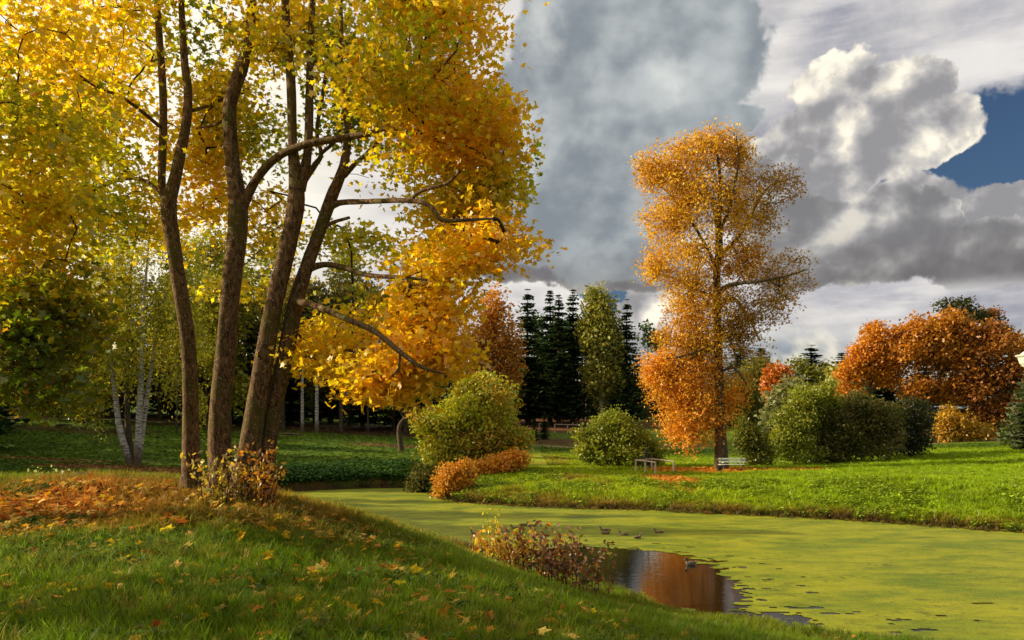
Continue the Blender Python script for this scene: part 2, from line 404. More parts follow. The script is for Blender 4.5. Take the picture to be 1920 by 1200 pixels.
# ---- pond water and its cover of duckweed
def mat_water():
    m, n, o = new_mat('pond_water')
    tcn = n.node('ShaderNodeTexCoord').outputs['Object']
    b = n.node('ShaderNodeBsdfPrincipled'); b.inputs['Base Color'].default_value = (0.012, 0.009, 0.004, 1)
    b.inputs['Roughness'].default_value = 0.035; b.inputs['IOR'].default_value = 1.33; b.inputs['Specular IOR Level'].default_value = 0.9
    bn = n.node('ShaderNodeBump'); bn.inputs['Strength'].default_value = 0.10; bn.inputs['Distance'].default_value = 0.05
    n.put(bn.inputs['Height'], n.noise(n.vmap(tcn, (0.8, 2.6, 1)), 2.4, 3, 0.5)); n.l.new(bn.outputs[0], b.inputs['Normal'])
    n.l.new(b.outputs[0], o.inputs[0]); return m
wx = np.array([-30, 62]); wy = np.array([7.0, 64])
Vw = np.array([(-25, 7, 0), (64, 7, 0), (64, 62, 0), (-25, 62, 0)], float)
prop(link('water', mesh_np('water', Vw, np.array([[0, 1, 2, 3]])), mat_water()), kind='structure')

def open_water(x, y):
    """> 0 where the surface is clear of weed (metres-ish)"""
    def W2(px, py): return WP(px, py)
    poly = np.array([W2(*p) for p in [(1000, 1034), (1030, 1028), (1100, 1027), (1200, 1029), (1260, 1036), (1300, 1048), (1345, 1064), (1378, 1090), (1392, 1118), (1396, 1140), (1340, 1150), (1240, 1143), (1170, 1180), (1000, 1120)]])
    p = np.stack([x.ravel(), y.ravel()], 1); d = np.full(len(p), 1e9); ins = np.zeros(len(p), bool)
    for i in range(len(poly)):
        a = poly[i]; b = poly[(i + 1) % len(poly)]; ab = b - a
        t = np.clip(((p - a) @ ab) / (ab @ ab), 0, 1); d = np.minimum(d, np.hypot(*(p - a - t[:, None] * ab).T))
        c1 = (a[1] > p[:, 1]) != (b[1] > p[:, 1]); xx = (b[0] - a[0]) * (p[:, 1] - a[1]) / (b[1] - a[1] + 1e-12) + a[0]
        ins ^= c1 & (p[:, 0] < xx)
    s = np.where(ins, d, -d).reshape(x.shape)
    s2x, s2y = W2(1400, 1160)
    s2 = 0.5 * (1 - np.hypot((x - s2x) / 1.0, (y - s2y) / 0.5))
    return np.maximum(s, s2)
dx_ = axis([(-24, -8, 0.25), (-8, 12, 0.07), (12, 60, 0.3)]); dy_ = axis([(8, 15, .25), (15, 34, 0.07), (34, 61, 0.25)])
ax_, ay_ = np.meshgrid(dx_, dy_)
ow = open_water(ax_, ay_)
nn = fbm(ax_, ay_, 0.9, 41, 5) - 0.5; nl = fbm(ax_ * 0.35, ay_ * 1.6, 0.5, 43, 4) - 0.5
clear = ow + nn * 1.3 + nl * 1.1 + (fbm(ax_, ay_, 0.22, 47, 3) - 0.5) * 0.8
sd = pond_sd(ax_, ay_)
cuts = (fbm(ax_ * 0.6, ay_ * 1.5, 0.35, 55, 3) > 0.70 + 0.05 * np.maximum(-ow, 0)) & (ow > -3.5)
keep = (clear < 0) & (sd < 0.15) & ~cuts
jj = np.arange(ax_.size).reshape(ax_.shape)
kq = keep[:-1, :-1] & keep[:-1, 1:] & keep[1:, 1:] & keep[1:, :-1]
Fd = np.stack([jj[:-1, :-1], jj[:-1, 1:], jj[1:, 1:], jj[1:, :-1]], -1)[kq]
used = np.unique(Fd); remap = -np.ones(ax_.size, int); remap[used] = np.arange(len(used))
Vd = np.stack([ax_.ravel()[used], ay_.ravel()[used], 0.006 + 0.010 * fbm(ax_.ravel()[used], ay_.ravel()[used], 0.5, 61)], -1)
def mat_weed():
    m, n, o = new_mat('duckweed')
    tcn = n.node('ShaderNodeTexCoord').outputs['Object']
    a = n.noise(n.vmap(tcn, (0.6, 1.4, 1)), 0.42, 8, 0.68, 0.6); b = n.noise(n.vmap(tcn, (0.6, 1.5, 1)), 1.6, 8, 0.72, 0.5); fine = n.noise(tcn, 22, 3, 0.7)
    c = n.mix(n.ss(a, 0.38, 0.62), (0.10, 0.15, 0.006), (0.25, 0.26, 0.008))
    c = n.mix(n.mul(n.ss(b, 0.44, 0.66), 0.75), c, (0.10, 0.125, 0.008))
    c = n.mix(n.mul(n.ss(n.noise(n.vmap(tcn, (0.7, 1.1, 1)), 3.0, 8, 0.8, 1.0), 0.535, 0.63), 0.9), c, (0.045, 0.045, 0.01))
    c = n.mix(n.mul(n.ss(n.noise(n.vmap(tcn, (0.5, 1.1, 1)), 0.7, 5, 0.6, 0.5), 0.40, 0.68), 0.5), c, (0.32, 0.31, 0.015))
    c = n.mix(n.ss(n.vor(n.vmap(tcn, (0.7, 1.6, 1)), 3.5, 3), 0.28, 0.1), c, (0.20, 0.17, 0.03))
    c = n.mix(n.ss(fine, 0.58, 0.75), c, (0.46, 0.44, 0.05)); c = n.mix(n.ss(fine, 0.46, 0.30), c, (0.05, 0.065, 0.008))
    d = n.node('ShaderNodeBsdfPrincipled'); n.put(d.inputs['Base Color'], c); d.inputs['Roughness'].default_value = 0.6; d.inputs['Specular IOR Level'].default_value = 0.12
    bn = n.node('ShaderNodeBump'); bn.inputs['Strength'].default_value = 0.5; bn.inputs['Distance'].default_value = 0.02
    n.put(bn.inputs['Height'], fine); n.l.new(bn.outputs[0], d.inputs['Normal'])
    n.l.new(d.outputs[0], o.inputs[0]); return m
prop(link('duckweed', mesh_np('duckweed', Vd, remap[Fd]), mat_weed()), 'yellow-green duckweed carpet covering the pond except one dark patch', 'pond weed', kind='stuff')

# ------------------------------------------------------------------ plant materials
def mat_leaf(name, trans=0.45, gloss=0.06, rnd=0.25):
    m, n, o = new_mat(name)
    at = n.node('ShaderNodeAttribute'); at.attribute_name = 'Col'
    oi = n.node('ShaderNodeObjectInfo')
    k = n.add(1.0 - rnd / 2, n.mul(oi.outputs['Random'], rnd))
    c = n.mix(1.0, at.outputs['Color'], n.comb(k, k, k), 'MULTIPLY')
    d = n.node('ShaderNodeBsdfDiffuse'); n.put(d.inputs[0], c)
    t = n.node('ShaderNodeBsdfTranslucent'); n.put(t.inputs[0], n.mix(1.0, c, (1.5, 1.45, 0.7), 'MULTIPLY'))
    mx = n.node('ShaderNodeMixShader'); mx.inputs[0].default_value = trans; n.l.new(d.outputs[0], mx.inputs[1]); n.l.new(t.outputs[0], mx.inputs[2])
    gl = n.node('ShaderNodeBsdfGlossy'); gl.inputs['Roughness'].default_value = 0.45; gl.inputs[0].default_value = (0.8, 0.8, 0.8, 1)
    m2 = n.node('ShaderNodeMixShader'); m2.inputs[0].default_value = gloss; n.l.new(mx.outputs[0], m2.inputs[1]); n.l.new(gl.outputs[0], m2.inputs[2])
    n.l.new(m2.outputs[0], o.inputs[0]); return m
def mat_inst(name, trans=0.4, gloss=0.05):
    m, n, o = new_mat(name)
    at = n.node('ShaderNodeAttribute'); at.attribute_name = 'tint'; at.attribute_type = 'INSTANCER'
    vc = n.node('ShaderNodeAttribute'); vc.attribute_name = 'Col'
    c = n.mix(1.0, at.outputs['Color'], vc.outputs['Color'], 'MULTIPLY')
    d = n.node('ShaderNodeBsdfDiffuse'); n.put(d.inputs[0], c)
    t = n.node('ShaderNodeBsdfTranslucent'); n.put(t.inputs[0], c)
    mx = n.node('ShaderNodeMixShader'); mx.inputs[0].default_value = trans; n.l.new(d.outputs[0], mx.inputs[1]); n.l.new(t.outputs[0], mx.inputs[2])
    gl = n.node('ShaderNodeBsdfGlossy'); gl.inputs['Roughness'].default_value = 0.4
    m2 = n.node('ShaderNodeMixShader'); m2.inputs[0].default_value = gloss; n.l.new(mx.outputs[0], m2.inputs[1]); n.l.new(gl.outputs[0], m2.inputs[2])
    n.l.new(m2.outputs[0], o.inputs[0]); return m
def mat_bark(name, ca, cb, moss=0.0, scale=1.0):
    m, n, o = new_mat(name)
    tcn = n.node('ShaderNodeTexCoord').outputs['Object']; v = n.vmap(tcn, (1, 1, 0.32))
    r = n.noise(v, 16 * scale, 8, 0.7, 0.6); big = n.noise(tcn, 2.0, 4, 0.6); lich = n.noise(tcn, 30, 3, 0.6)
    c = n.mix(n.ss(r, 0.34, 0.66), ca, cb)
    c = n.mix(n.mul(n.ss(big, 0.48, 0.62), moss), c, (0.09, 0.08, 0.015))
    c = n.mix(n.mul(n.ss(lich, 0.60, 0.66), 0.75 if moss else 0.0), c, (0.36, 0.31, 0.20))
    b = n.node('ShaderNodeBsdfPrincipled'); n.put(b.inputs['Base Color'], c); b.inputs['Roughness'].default_value = 0.9; b.inputs['Specular IOR Level'].default_value = 0.2
    bn = n.node('ShaderNodeBump'); bn.inputs['Strength'].default_value = 1.0; bn.inputs['Distance'].default_value = 0.03
    n.put(bn.inputs['Height'], r); n.l.new(bn.outputs[0], b.inputs['Normal'])
    n.l.new(b.outputs[0], o.inputs[0]); return m
def mat_birch():
    m, n, o = new_mat('birch_bark')
    tcn = n.node('ShaderNodeTexCoord').outputs['Object']
    band = n.noise(n.vmap(tcn, (1.2, 1.2, 9)), 1.6, 5, 0.7); rough = n.noise(tcn, 3, 4, 0.6)
    sp = n.node('ShaderNodeSeparateXYZ'); n.put(sp.inputs[0], tcn)
    base = n.ss(n.add(sp.outputs[2], n.mul(rough, 2.0)), 1.4, 2.8)
    c = n.mix(n.ss(band, 0.46, 0.58), (0.55, 0.50, 0.44), (0.10, 0.07, 0.05))
    c = n.mix(base, (0.11, 0.075, 0.04), c)
    b = n.node('ShaderNodeBsdfPrincipled'); n.put(b.inputs['Base Color'], c); b.inputs['Roughness'].default_value = 0.8
    n.l.new(b.outputs[0], o.inputs[0]); return m
M_LEAF = mat_leaf('broad_leaf', 0.55); M_FAR = mat_leaf('far_foliage', 0.35, 0.03); M_NEEDLE = mat_leaf('needles', 0.12, 0.03, 0.35)
M_BARK = mat_bark('maple_bark', (0.028, 0.015, 0.007), (0.23, 0.13, 0.06), 0.7, 1.5)
M_BARK2 = mat_bark('grey_bark', (0.03, 0.02, 0.014), (0.12, 0.08, 0.05), 0.3, 0.5)
M_TWIG = mat_simple('twig_bark', (0.045, 0.026, 0.014), 0.9)
M_BIRCH = mat_birch()

# leaf outlines: (x along blade, y across), fan triangulated from the first vertex
def maple_outline():
    pts = [(0.0, 0.0)]
    ang = [180, 128, 112, 62, 45, 16, 0, -16, -45, -62, -112, -128]
    rad = [0.10, 0.44, 0.34, 0.58, 0.37, 0.44, 0.66, 0.44, 0.37, 0.58, 0.34, 0.44]
    for a, r in zip(ang, rad): pts.append((math.cos(math.radians(a)) * r, math.sin(math.radians(a)) * r))
    return np.array(pts)
MAPLE = maple_outline()
mk = len(MAPLE) - 1
MAPLE_F = np.array([(0, 1 + i, 1 + (i + 1) % mk) for i in range(mk)])[:, ::-1]
STAR = np.array([(-0.42, 0), (-0.12, 0.5), (0.06, 0.14), (0.62, 0.0), (0.06, -0.14), (-0.12, -0.5)])       # three-lobed, cheap
STAR_F = np.array([(0, 4, 2), (0, 2, 1), (2, 4, 3), (0, 5, 4)])
OVAL = np.array([(-0.5, 0), (-0.1, 0.27), (0.25, 0.2), (0.55, 0), (0.25, -0.2), (-0.1, -0.27)])
OVAL_F = np.array([(0, 5, 4, 2), (0, 2, 1, 1)])[:1]; OVAL_F = np.array([(0, 5, 4), (0, 4, 3), (0, 3, 2), (0, 2, 1)])
DIA = np.array([(-0.5, 0), (0.05, 0.32), (0.55, 0), (0.05, -0.32)])
DIA_F = np.array([(0, 3, 2, 1)])

def leaves(pos, size, colr, shape=(DIA, DIA_F), up=0.5, droop=0.0, curl=0.15, r=rng):
    """many leaf-sized faces as arrays"""
    n = len(pos); pts, fc = shape; k = len(pts)
    nrm = r.normal(size=(n, 3)); nrm /= np.linalg.norm(nrm, axis=1)[:, None]
    nrm = nrm + np.array([0, 0, up * 2.0]) * (1 if up >= 0 else 0); nrm /= np.linalg.norm(nrm, axis=1)[:, None]
    t = r.normal(size=(n, 3)); t[:, 2] -= droop * 2
    t -= nrm * (t * nrm).sum(1)[:, None]; t /= np.linalg.norm(t, axis=1)[:, None] + 1e-9
    b = np.cross(nrm, t)
    sz = np.asarray(size) * r.uniform(0.55, 1.4, n)
    cu = curl * r.uniform(-1, 1, n)
    rr = (pts ** 2).sum(1)
    V = pos[:, None, :] + sz[:, None, None] * (t[:, None, :] * pts[None, :, 0, None] + b[:, None, :] * pts[None, :, 1, None] - nrm[:, None, :] * (rr[None, :, None] * cu[:, None, None] * 2))
    Fi = fc[None] + (np.arange(n) * k)[:, None, None]
    cc = np.repeat(np.asarray(colr), k, axis=0)
    return V.reshape(-1, 3), Fi.reshape(-1, fc.shape[1]), cc

def tube(pts, rad, sides=8, sub=4, wob=0.0):
    """smooth tapered tube through points; returns V, F(quads)"""
    pts = np.asarray(pts, float); rad = np.asarray(rad, float)
    n = len(pts)
    if n > 2 and sub > 1:
        ext = np.vstack([2 * pts[0] - pts[1], pts, 2 * pts[-1] - pts[-2]]); out = []; ro = []
        for i in range(n - 1):
            p0, p1, p2, p3 = ext[i:i + 4]
            for s in range(sub):
                t = s / sub
                out.append(0.5 * ((2 * p1) + (p2 - p0) * t + (2 * p0 - 5 * p1 + 4 * p2 - p3) * t * t + (3 * p1 - p0 - 3 * p2 + p3) * t ** 3))
                ro.append(rad[i] + (rad[i + 1] - rad[i]) * t)
        out.append(pts[-1]); ro.append(rad[-1]); pts = np.array(out); rad = np.array(ro)
    n = len(pts)
    T = np.gradient(pts, axis=0); T /= np.linalg.norm(T, axis=1)[:, None] + 1e-9
    ref = np.array([0.31, 0.95, 0.05]) if abs(T[0][1]) < 0.8 else np.array([1.0, 0, 0])
    U = np.zeros((n, 3)); u = ref
    for i in range(n):
        u = u - T[i] * (u @ T[i]); u /= np.linalg.norm(u) + 1e-9; U[i] = u
    Wv = np.cross(T, U); a = np.arange(sides) / sides * 2 * np.pi
    rr = rad[:, None] * (1 + wob * rng.uniform(-1, 1, (n, sides)))
    V = pts[:, None] + rr[..., None] * (np.cos(a)[None, :, None] * U[:, None] + np.sin(a)[None, :, None] * Wv[:, None])
    i = np.arange(n - 1)[:, None] * sides; j = np.arange(sides)[None]; j2 = (j + 1) % sides
    Fq = np.stack([i + j, i + j2, i + sides + j2, i + sides + j], -1).reshape(-1, 4)
    return V.reshape(-1, 3), Fq, pts, rad

def segs(A, B, ra, rb, sides=4):
    """separate frustums for many twig segments at once"""
    n = len(A); T = B - A; L = np.linalg.norm(T, axis=1)[:, None] + 1e-9; T = T / L
    ref = np.where(np.abs(T[:, 2:3]) < 0.9, np.array([[0, 0, 1.0]]), np.array([[1.0, 0, 0]]))
    U = np.cross(T, ref); U /= np.linalg.norm(U, axis=1)[:, None] + 1e-9; Wv = np.cross(T, U)
    a = np.arange(sides) / sides * 2 * np.pi
    off = np.cos(a)[None, :, None] * U[:, None] + np.sin(a)[None, :, None] * Wv[:, None]
    V = np.concatenate([A[:, None] + ra[:, None, None] * off, B[:, None] + rb[:, None, None] * off], 1)
    i = (np.arange(n) * 2 * sides)[:, None]; j = np.arange(sides)[None]; j2 = (j + 1) % sides
    return V.reshape(-1, 3), np.stack([i + j, i + j2, i + sides + j2, i + sides + j], -1).reshape(-1, 4)

def grow(nodes, attr, tip=0.004, power=2.4, rmax=0.06, sag=0.0, steps=4, up=0.35, centre=None):
    """connect attractors to the nearest wood; returns twig segments A, B, ra, rb"""
    pos = [np.asarray(nodes, float)]; parent = [-np.ones(len(nodes), int)]
    N = np.asarray(nodes, float); par = -np.ones(len(N), int)
    d0 = np.array([np.min(((N - a) ** 2).sum(1)) for a in attr]); order = np.argsort(d0)
    cap = len(N) + len(attr) * steps; buf = np.zeros((cap, 3)); buf[:len(N)] = N; bp = -np.ones(cap, int); cnt = len(N); n0 = len(N)
    for k in order:
        a = attr[k]; dv = buf[:cnt] - a
        dd = (dv ** 2).sum(1); dd = dd + np.maximum(dv[:, 2], 0) ** 2 * up * 4     # prefer wood below the tip
        j = int(np.argmin(dd)); s = buf[j].copy(); L = math.sqrt(((a - s) ** 2).sum())
        prev = j
        st = max(1, min(steps, int(L / 0.25) + 1))
        for q in range(1, st + 1):
            t = q / st; p = s + (a - s) * t
            if q < st:
                p = p + rng.normal(size=3) * L * 0.035; p[2] += L * (0.10 - sag) * math.sin(math.pi * t)
            buf[cnt] = p; bp[cnt] = prev; prev = cnt; cnt += 1
    load = np.zeros(cnt); kids = np.zeros(cnt)
    for i in range(cnt - 1, n0 - 1, -1):
        if load[i] == 0: load[i] = 1
        if bp[i] >= 0: load[bp[i]] += load[i]
    rad = np.minimum(tip * load ** (1 / power), rmax)
    idx = np.arange(n0, cnt); A = buf[bp[idx]]; B = buf[idx]
    ra = np.where(bp[idx] < n0, np.minimum(rad[idx] * 1.15, rmax), rad[bp[idx]]); ra = np.minimum(ra, rad[idx] * 1.6)
    return A, B, ra, rad[idx]

def pal_mix(pal, n, t=None, jit=0.14, r=rng):
    """colours from a palette list, t in 0..1 picks along it"""
    pal = np.array(pal); t = r.uniform(0, 1, n) if t is None else np.clip(t, 0, 1)
    k = t * (len(pal) - 1); i = np.minimum(k.astype(int), len(pal) - 2); f = (k - i)[:, None]
    c = pal[i] * (1 - f) + pal[i + 1] * f
    return np.clip(c * (1 + r.normal(size=(n, 1)) * jit) * (1 + r.normal(size=(n, 3)) * 0.06), 0.003, 0.95)

def in_ellipsoid(n, cen, rad, shell=0.35):
    v = rng.normal(size=(n, 3)); v /= np.linalg.norm(v, axis=1)[:, None]
    r = rng.uniform(0, 1, n) ** shell
    return cen + v * r[:, None] * rad

# ------------------------------------------------------------------ the maples on the knoll
GRN = (0.13, 0.19, 0.01); YGR = (0.42, 0.42, 0.015); YEL = (0.76, 0.58, 0.02); GOLD = (0.76, 0.49, 0.018); ORA = (0.74, 0.36, 0.015); RUS = (0.42, 0.17, 0.02)
PAL = {'G': [GRN, YGR, YGR, YEL, YEL], 'g': [YGR, GRN, YEL, YEL], 'Y': [GRN, YGR, YEL, YEL], 'y': [GRN, YGR, YEL, YEL], 'O': [YEL, GOLD, GOLD, GOLD, ORA], 'o': [YGR, YGR, YEL, GOLD, GOLD], 'R': [GRN, (0.20, 0.20, 0.015), (0.40, 0.24, 0.02), RUS, (0.5, 0.2, 0.015)]}
MAPLE_PROTO = []
for v_ in range(4):
    p_ = np.zeros((1, 3)); r_ = np.random.default_rng(100 + v_)
    V_, F_, c_ = leaves(p_, 1.0, np.ones((1, 3)), (MAPLE, MAPLE_F), up=5.0, curl=0.28, r=r_)
    V_ = V_ / np.abs(V_).max() * 0.6
    MAPLE_PROTO.append((V_, F_))
def leaf_mat_solid(name, c): 
    m, n, o = new_mat(name)
    tcn = n.node('ShaderNodeTexCoord').outputs['Object']
    cc = n.mix(n.ss(n.noise(tcn, 3.0, 4, 0.6), 0.4, 0.62), tuple(v * 0.7 for v in c), tuple(min(1, v * 1.15) for v in c))
    d = n.node('ShaderNodeBsdfDiffuse'); n.put(d.inputs[0], cc); t = n.node('ShaderNodeBsdfTranslucent'); n.put(t.inputs[0], cc)
    mx = n.node('ShaderNodeMixShader'); mx.inputs[0].default_value = 0.45; n.l.new(d.outputs[0], mx.inputs[1]); n.l.new(t.outputs[0], mx.inputs[2])
    n.l.new(mx.outputs[0], o.inputs[0]); return m
LEAFM = {k: leaf_mat_solid('leaf_' + k, c) for k, c in dict(yellow=YEL, gold=GOLD, orange=ORA, lime=YGR, green=GRN, rust=RUS, red=(0.45, 0.04, 0.015), straw=(0.48, 0.35, 0.08)).items()}
LEAF_ME = {}
def leaf_mesh(i, cname):
    k = (i, cname)
    if k not in LEAF_ME:
        me = mesh_np('maple_leaf', MAPLE_PROTO[i][0], MAPLE_PROTO[i][1]); me.materials.append(LEAFM[cname]); LEAF_ME[k] = me
    return LEAF_ME[k]

def vn3(p, s, seed=0):
    return (vnoise(p[:, 0] + p[:, 1] * .37, p[:, 2] + p[:, 1] * .21, s, seed) + vnoise(p[:, 1] + p[:, 2] * .3, p[:, 2] * .9 - p[:, 0] * .33, s, seed + 5) + vnoise(p[:, 0] * .8 - p[:, 2] * .4, p[:, 1] * .9 + p[:, 0] * .2, s, seed + 9)) / 3
def rough(a, s, amp, seed=0):
    return a + np.stack([vn3(a, s, seed + 20) - .5, vn3(a, s, seed + 40) - .5, vn3(a, s, seed + 60) - .5], 1) * amp * 3
def big_tree(name, label, cat, base, limbs, clumps, leaf=0.105, per=38, cl_r=(0.52, 0.15), shape=(MAPLE, MAPLE_F), bark=M_BARK, group=None, n_single=300, near=None, tip=0.005, up=0.45, dens=1.0, sides=10, rmax=0.05, sag=0.0, steps=4, gap=0.385, force=()):
    root = empty(name, Vector(base), label, cat, group)
    nodes = []
    for k, (part, pts, rad) in enumerate(limbs):
        V, Fq, pp, rr = tube(pts, rad, 18 if part == 'trunk' and sides > 8 else 7, 5, 0.04)
        if part == 'trunk':      # buttress roots and shallow flutes
            ns_ = len(V) // len(pp); cc_ = np.repeat(pp, ns_, axis=0); dv = V - cc_; an = np.arctan2(dv[:, 1], dv[:, 0]); hgt_ = V[:, 2] - pts[0][2]
            fl_ = np.clip(1 - hgt_ / .75, 0, 1) ** 1.6; V = cc_ + dv * (1 + fl_ * (.10 + .42 * np.maximum(np.cos(5 * an + k), 0)) + .05 * np.cos(4 * an + hgt_ * .7) + .05 * np.sin(hgt_ * 3.1 + an))[:, None]
        link(part, mesh_np(part, V, Fq, smooth=True), bark, root)
        s = 0 if part != 'trunk' else int(len(pp) * 0.3)
        nodes.append(pp[s:])
    nodes = np.vstack(nodes)
    att = []; tones = []; pals = []
    for (cen, rad, n, pal, tb) in clumps:
        n = max(1, int(n * dens)); a = in_ellipsoid(n, np.array(cen), np.array(rad), 0.42); att.append(a)
        cn = vnoise(a[:, 0] + a[:, 1] * 0.6, a[:, 2], 1.3, 11)
        tones.append(np.clip(tb + (cn - 0.5) * 1.1, 0, 1)); pals += [pal] * n
    att = rough(np.vstack(att), .9, .38, 3); tones = np.concatenate(tones); pals = np.array(pals)
    kp = vn3(att, 1.0, 7) > gap; att, tones, pals = att[kp], tones[kp], pals[kp]
    for (cen, rad, n, pal, tb) in force:
        a = rough(in_ellipsoid(n, np.array(cen), np.array(rad), .42), .9, .3, 8); att = np.vstack([att, a]); tones = np.concatenate([tones, np.clip(tb + (vnoise(a[:, 0], a[:, 2], .8, 3) - .5) * .6, 0, 1)]); pals = np.concatenate([pals, [pal] * n])
    A, B, ra, rb = grow(nodes, att, tip=tip, rmax=rmax, sag=sag, steps=steps)
    V, Fq = segs(A, B, ra, rb, 4)
    prop(link('twigs', mesh_np('twigs', V, Fq), M_TWIG, root), kind='stuff')
    idx = np.repeat(np.arange(len(att)), per)
    off = np.clip(rng.normal(size=(len(idx), 3)), -1.8, 1.8) * np.array([cl_r[0], cl_r[0], cl_r[1]]) * 0.62
    off[:, 2] -= np.hypot(off[:, 0], off[:, 1]) * 0.25
    pos = att[idx] + off
    col_ = np.zeros((len(idx), 3)); tt = np.clip(tones[idx] + rng.normal(size=len(idx)) * 0.16, 0, 1)
    for k in set(pals): m = pals[idx] == k; col_[m] = pal_mix(PAL[k], m.sum(), tt[m])
    single = np.zeros(len(pos), bool)
    if n_single:
        # the leaves that show largest: nearest the camera inside the view
        u = pos[:, 0] / pos[:, 1]; v = (pos[:, 2] - CAMZ) / pos[:, 1]
        ok = (np.abs(u) < 0.63) & (v < 0.52) & (v > -0.25)
        dist = np.where(ok, pos[:, 1], 1e6) ; single[np.argsort(dist)[:n_single]] = True
        names = list(LEAFM); refc = np.array([YEL, GOLD, ORA, YGR, GRN, RUS])
        for p, cc in zip(pos[single], col_[single]):
            ci = int(np.argmin(((refc - cc) ** 2).sum(1))); me = leaf_mesh(random.randrange(4), names[ci])
            o = bpy.data.objects.new('leaf', me); C.objects.link(o); o.parent = root
            o.location = Vector(p) - Vector(base); s = leaf * random.uniform(0.8, 1.15); o.scale = (s, s, s)
            o.rotation_euler = (random.gauss(0, 0.6), random.gauss(0, 0.6), random.uniform(0, 6.28))
    V, Fi, cc = leaves(pos[~single], leaf, col_[~single], shape, up=up, droop=0.25)
    prop(link('crown', mesh_np('crown', V, Fi, cc), M_LEAF, root), kind='stuff')
    return root

def T3(pts, y0):
    """traced limb: list of (px, py, r_px[, dy])"""
    out = []; rad = []
    for q in pts:
        dy = q[3] if len(q) > 3 else 0.0
        y = y0 + dy; out.append(P(q[0], q[1], y)); rad.append(q[2] / F * y * .93)
    return np.array(out), np.array(rad)
def clump(px, py, rx, ry, y, ry_, n, pal, tb=0.5):
    c = P(px, py, y); return (c, (rx / F * y, ry_, ry / F * y), n, pal, tb)
def flare(pts, base_r=1.0):
    """add a root flare below the first point, going into the ground"""
    p, r = pts; b = p[0].copy(); zg = gz(b[0], b[1])
    q = np.vstack([[b[0], b[1], zg - 0.15], [b[0], b[1], zg + 0.06], [b[0] + (p[1][0] - b[0]) * 0.12, b[1], zg + 0.3], p[1:]])
    rr = np.concatenate([[r[0] * 1.75, r[0] * 1.4, r[0] * 1.08], r[1:]])
    return q, rr

YL, YC, YR = 13.2, 12.9, 12.6
lim = [('trunk',) + flare(T3([(357, 918, 17), (358, 760, 16), (350, 620, 15), (326, 470, 14), (316, 385, 15), (330, 330, 11), (352, 200, 8.5), (345, 100, 7), (338, -40, 5), (330, -300, 2)], YL)),
       ('limb',) + T3([(316, 385, 9), (303, 345, 8), (306, 200, 8, .3), (298, 60, 7, .5), (290, -60, 5, .7), (280, -300, 2, .9)], YL),
       ('limb',) + T3([(303, 240, 4), (240, 190, 3.5, -.8), (160, 150, 3, -1.5), (115, 100, 2, -2)], YL), ('limb',) + T3([(312, 370, 4), (260, 335, 3.5, .8), (190, 350, 3, 1.5), (110, 400, 2, 2)], YL),
       ('limb',) + T3([(352, 210, 4), (410, 190, 3, .8), (450, 150, 2, 1.4)], YL)]
cl = [clump(200, 90, 190, 110, 14.5, 1.5, 51, 'y', .55), clump(290, 190, 130, 80, 14.1, 1.5, 42, 'Y', .6), clump(220, 300, 170, 70, 14.5, 1.5, 52, 'G', .6), clump(330, 60, 100, 90, 14.1, 1.5, 28, 'Y', .5),
      clump(190, 400, 150, 60, 15, 1.5, 32, 'Y', .4), clump(110, 190, 130, 90, 14.7, 1.5, 39, 'g', .5), clump(380, 300, 60, 60, 15.3, 1.2, 13, 'Y', .5), clump(250, 450, 110, 50, 15.5, 1.5, 13, 'y', .6),
      clump(240, -150, 260, 130, 13, 3, 60, 'o', .5), clump(240, -400, 220, 130, 13, 2.6, 30, 'o', .5)]
big_tree('maple_tree', 'maple with a single leaning brown trunk, leftmost of the trunks on the knoll', 'tree', flare(T3([(357, 918, 17), (358, 760, 16)], YL))[0][1], lim, cl, per=34, dens=1.75)

lim = [('trunk',) + flare(T3([(412, 922, 22), (414, 760, 21), (432, 560, 19), (446, 400, 19), (436, 300, 14), (430, 200, 13), (452, 130, 13), (468, 70, 9), (474, -60, 7), (480, -300, 3)], YC)),
       ('limb',) + T3([(450, 395, 12), (478, 340, 9, -.1), (515, 298, 8, -.3), (570, 272, 7.5, -.5), (650, 258, 7, -.6), (715, 245, 6.5, -.8), (760, 222, 6, -.9), (795, 190, 4, -1), (812, 150, 3, -1.1), (830, 90, 2, -1.2)], YC),
       ('limb',) + T3([(735, 238, 4, -.8), (760, 250, 3.5, -.9), (800, 235, 3, -1), (850, 215, 2, -1.2)], YC),
       ('limb',) + T3([(436, 215, 4), (400, 235, 3, .5), (370, 240, 2, 1)], YC), ('limb',) + T3([(468, 90, 5), (520, 60, 4, .6), (560, 20, 3, 1.2)], YC)]
cl = [clump(440, 60, 130, 100, 14.3, 1.5, 52, 'Y', .4), clump(400, 190, 80, 80, 14.9, 1.5, 22, 'Y', .5), clump(490, 260, 60, 80, 15.5, 1.2, 17, 'g', .5), clump(390, 330, 70, 60, 15.1, 1.2, 13, 'o', .5),
      clump(500, 440, 60, 60, 15.7, 1, 10, 'g', .5), clump(490, 545, 80, 40, 16.1, 1, 8, 'y', .95), clump(560, 60, 100, 90, 13.2, 1.2, 46, 'Y', .5), clump(640, 190, 60, 70, 13, 1, 16, 'y', .5),
      clump(760, 160, 120, 80, 11.6, 1.4, 56, 'o', .55), clump(470, -150, 230, 130, 13, 2.6, 50, 'o', .5), clump(440, -400, 200, 130, 13, 2.6, 26, 'o', .5)]
big_tree('maple_tree', 'maple with thick upright trunk between its two neighbours, one long limb reaching right', 'tree', flare(T3([(412, 922, 22), (414, 760, 21)], YC))[0][1], lim, cl, per=34, dens=1.75)

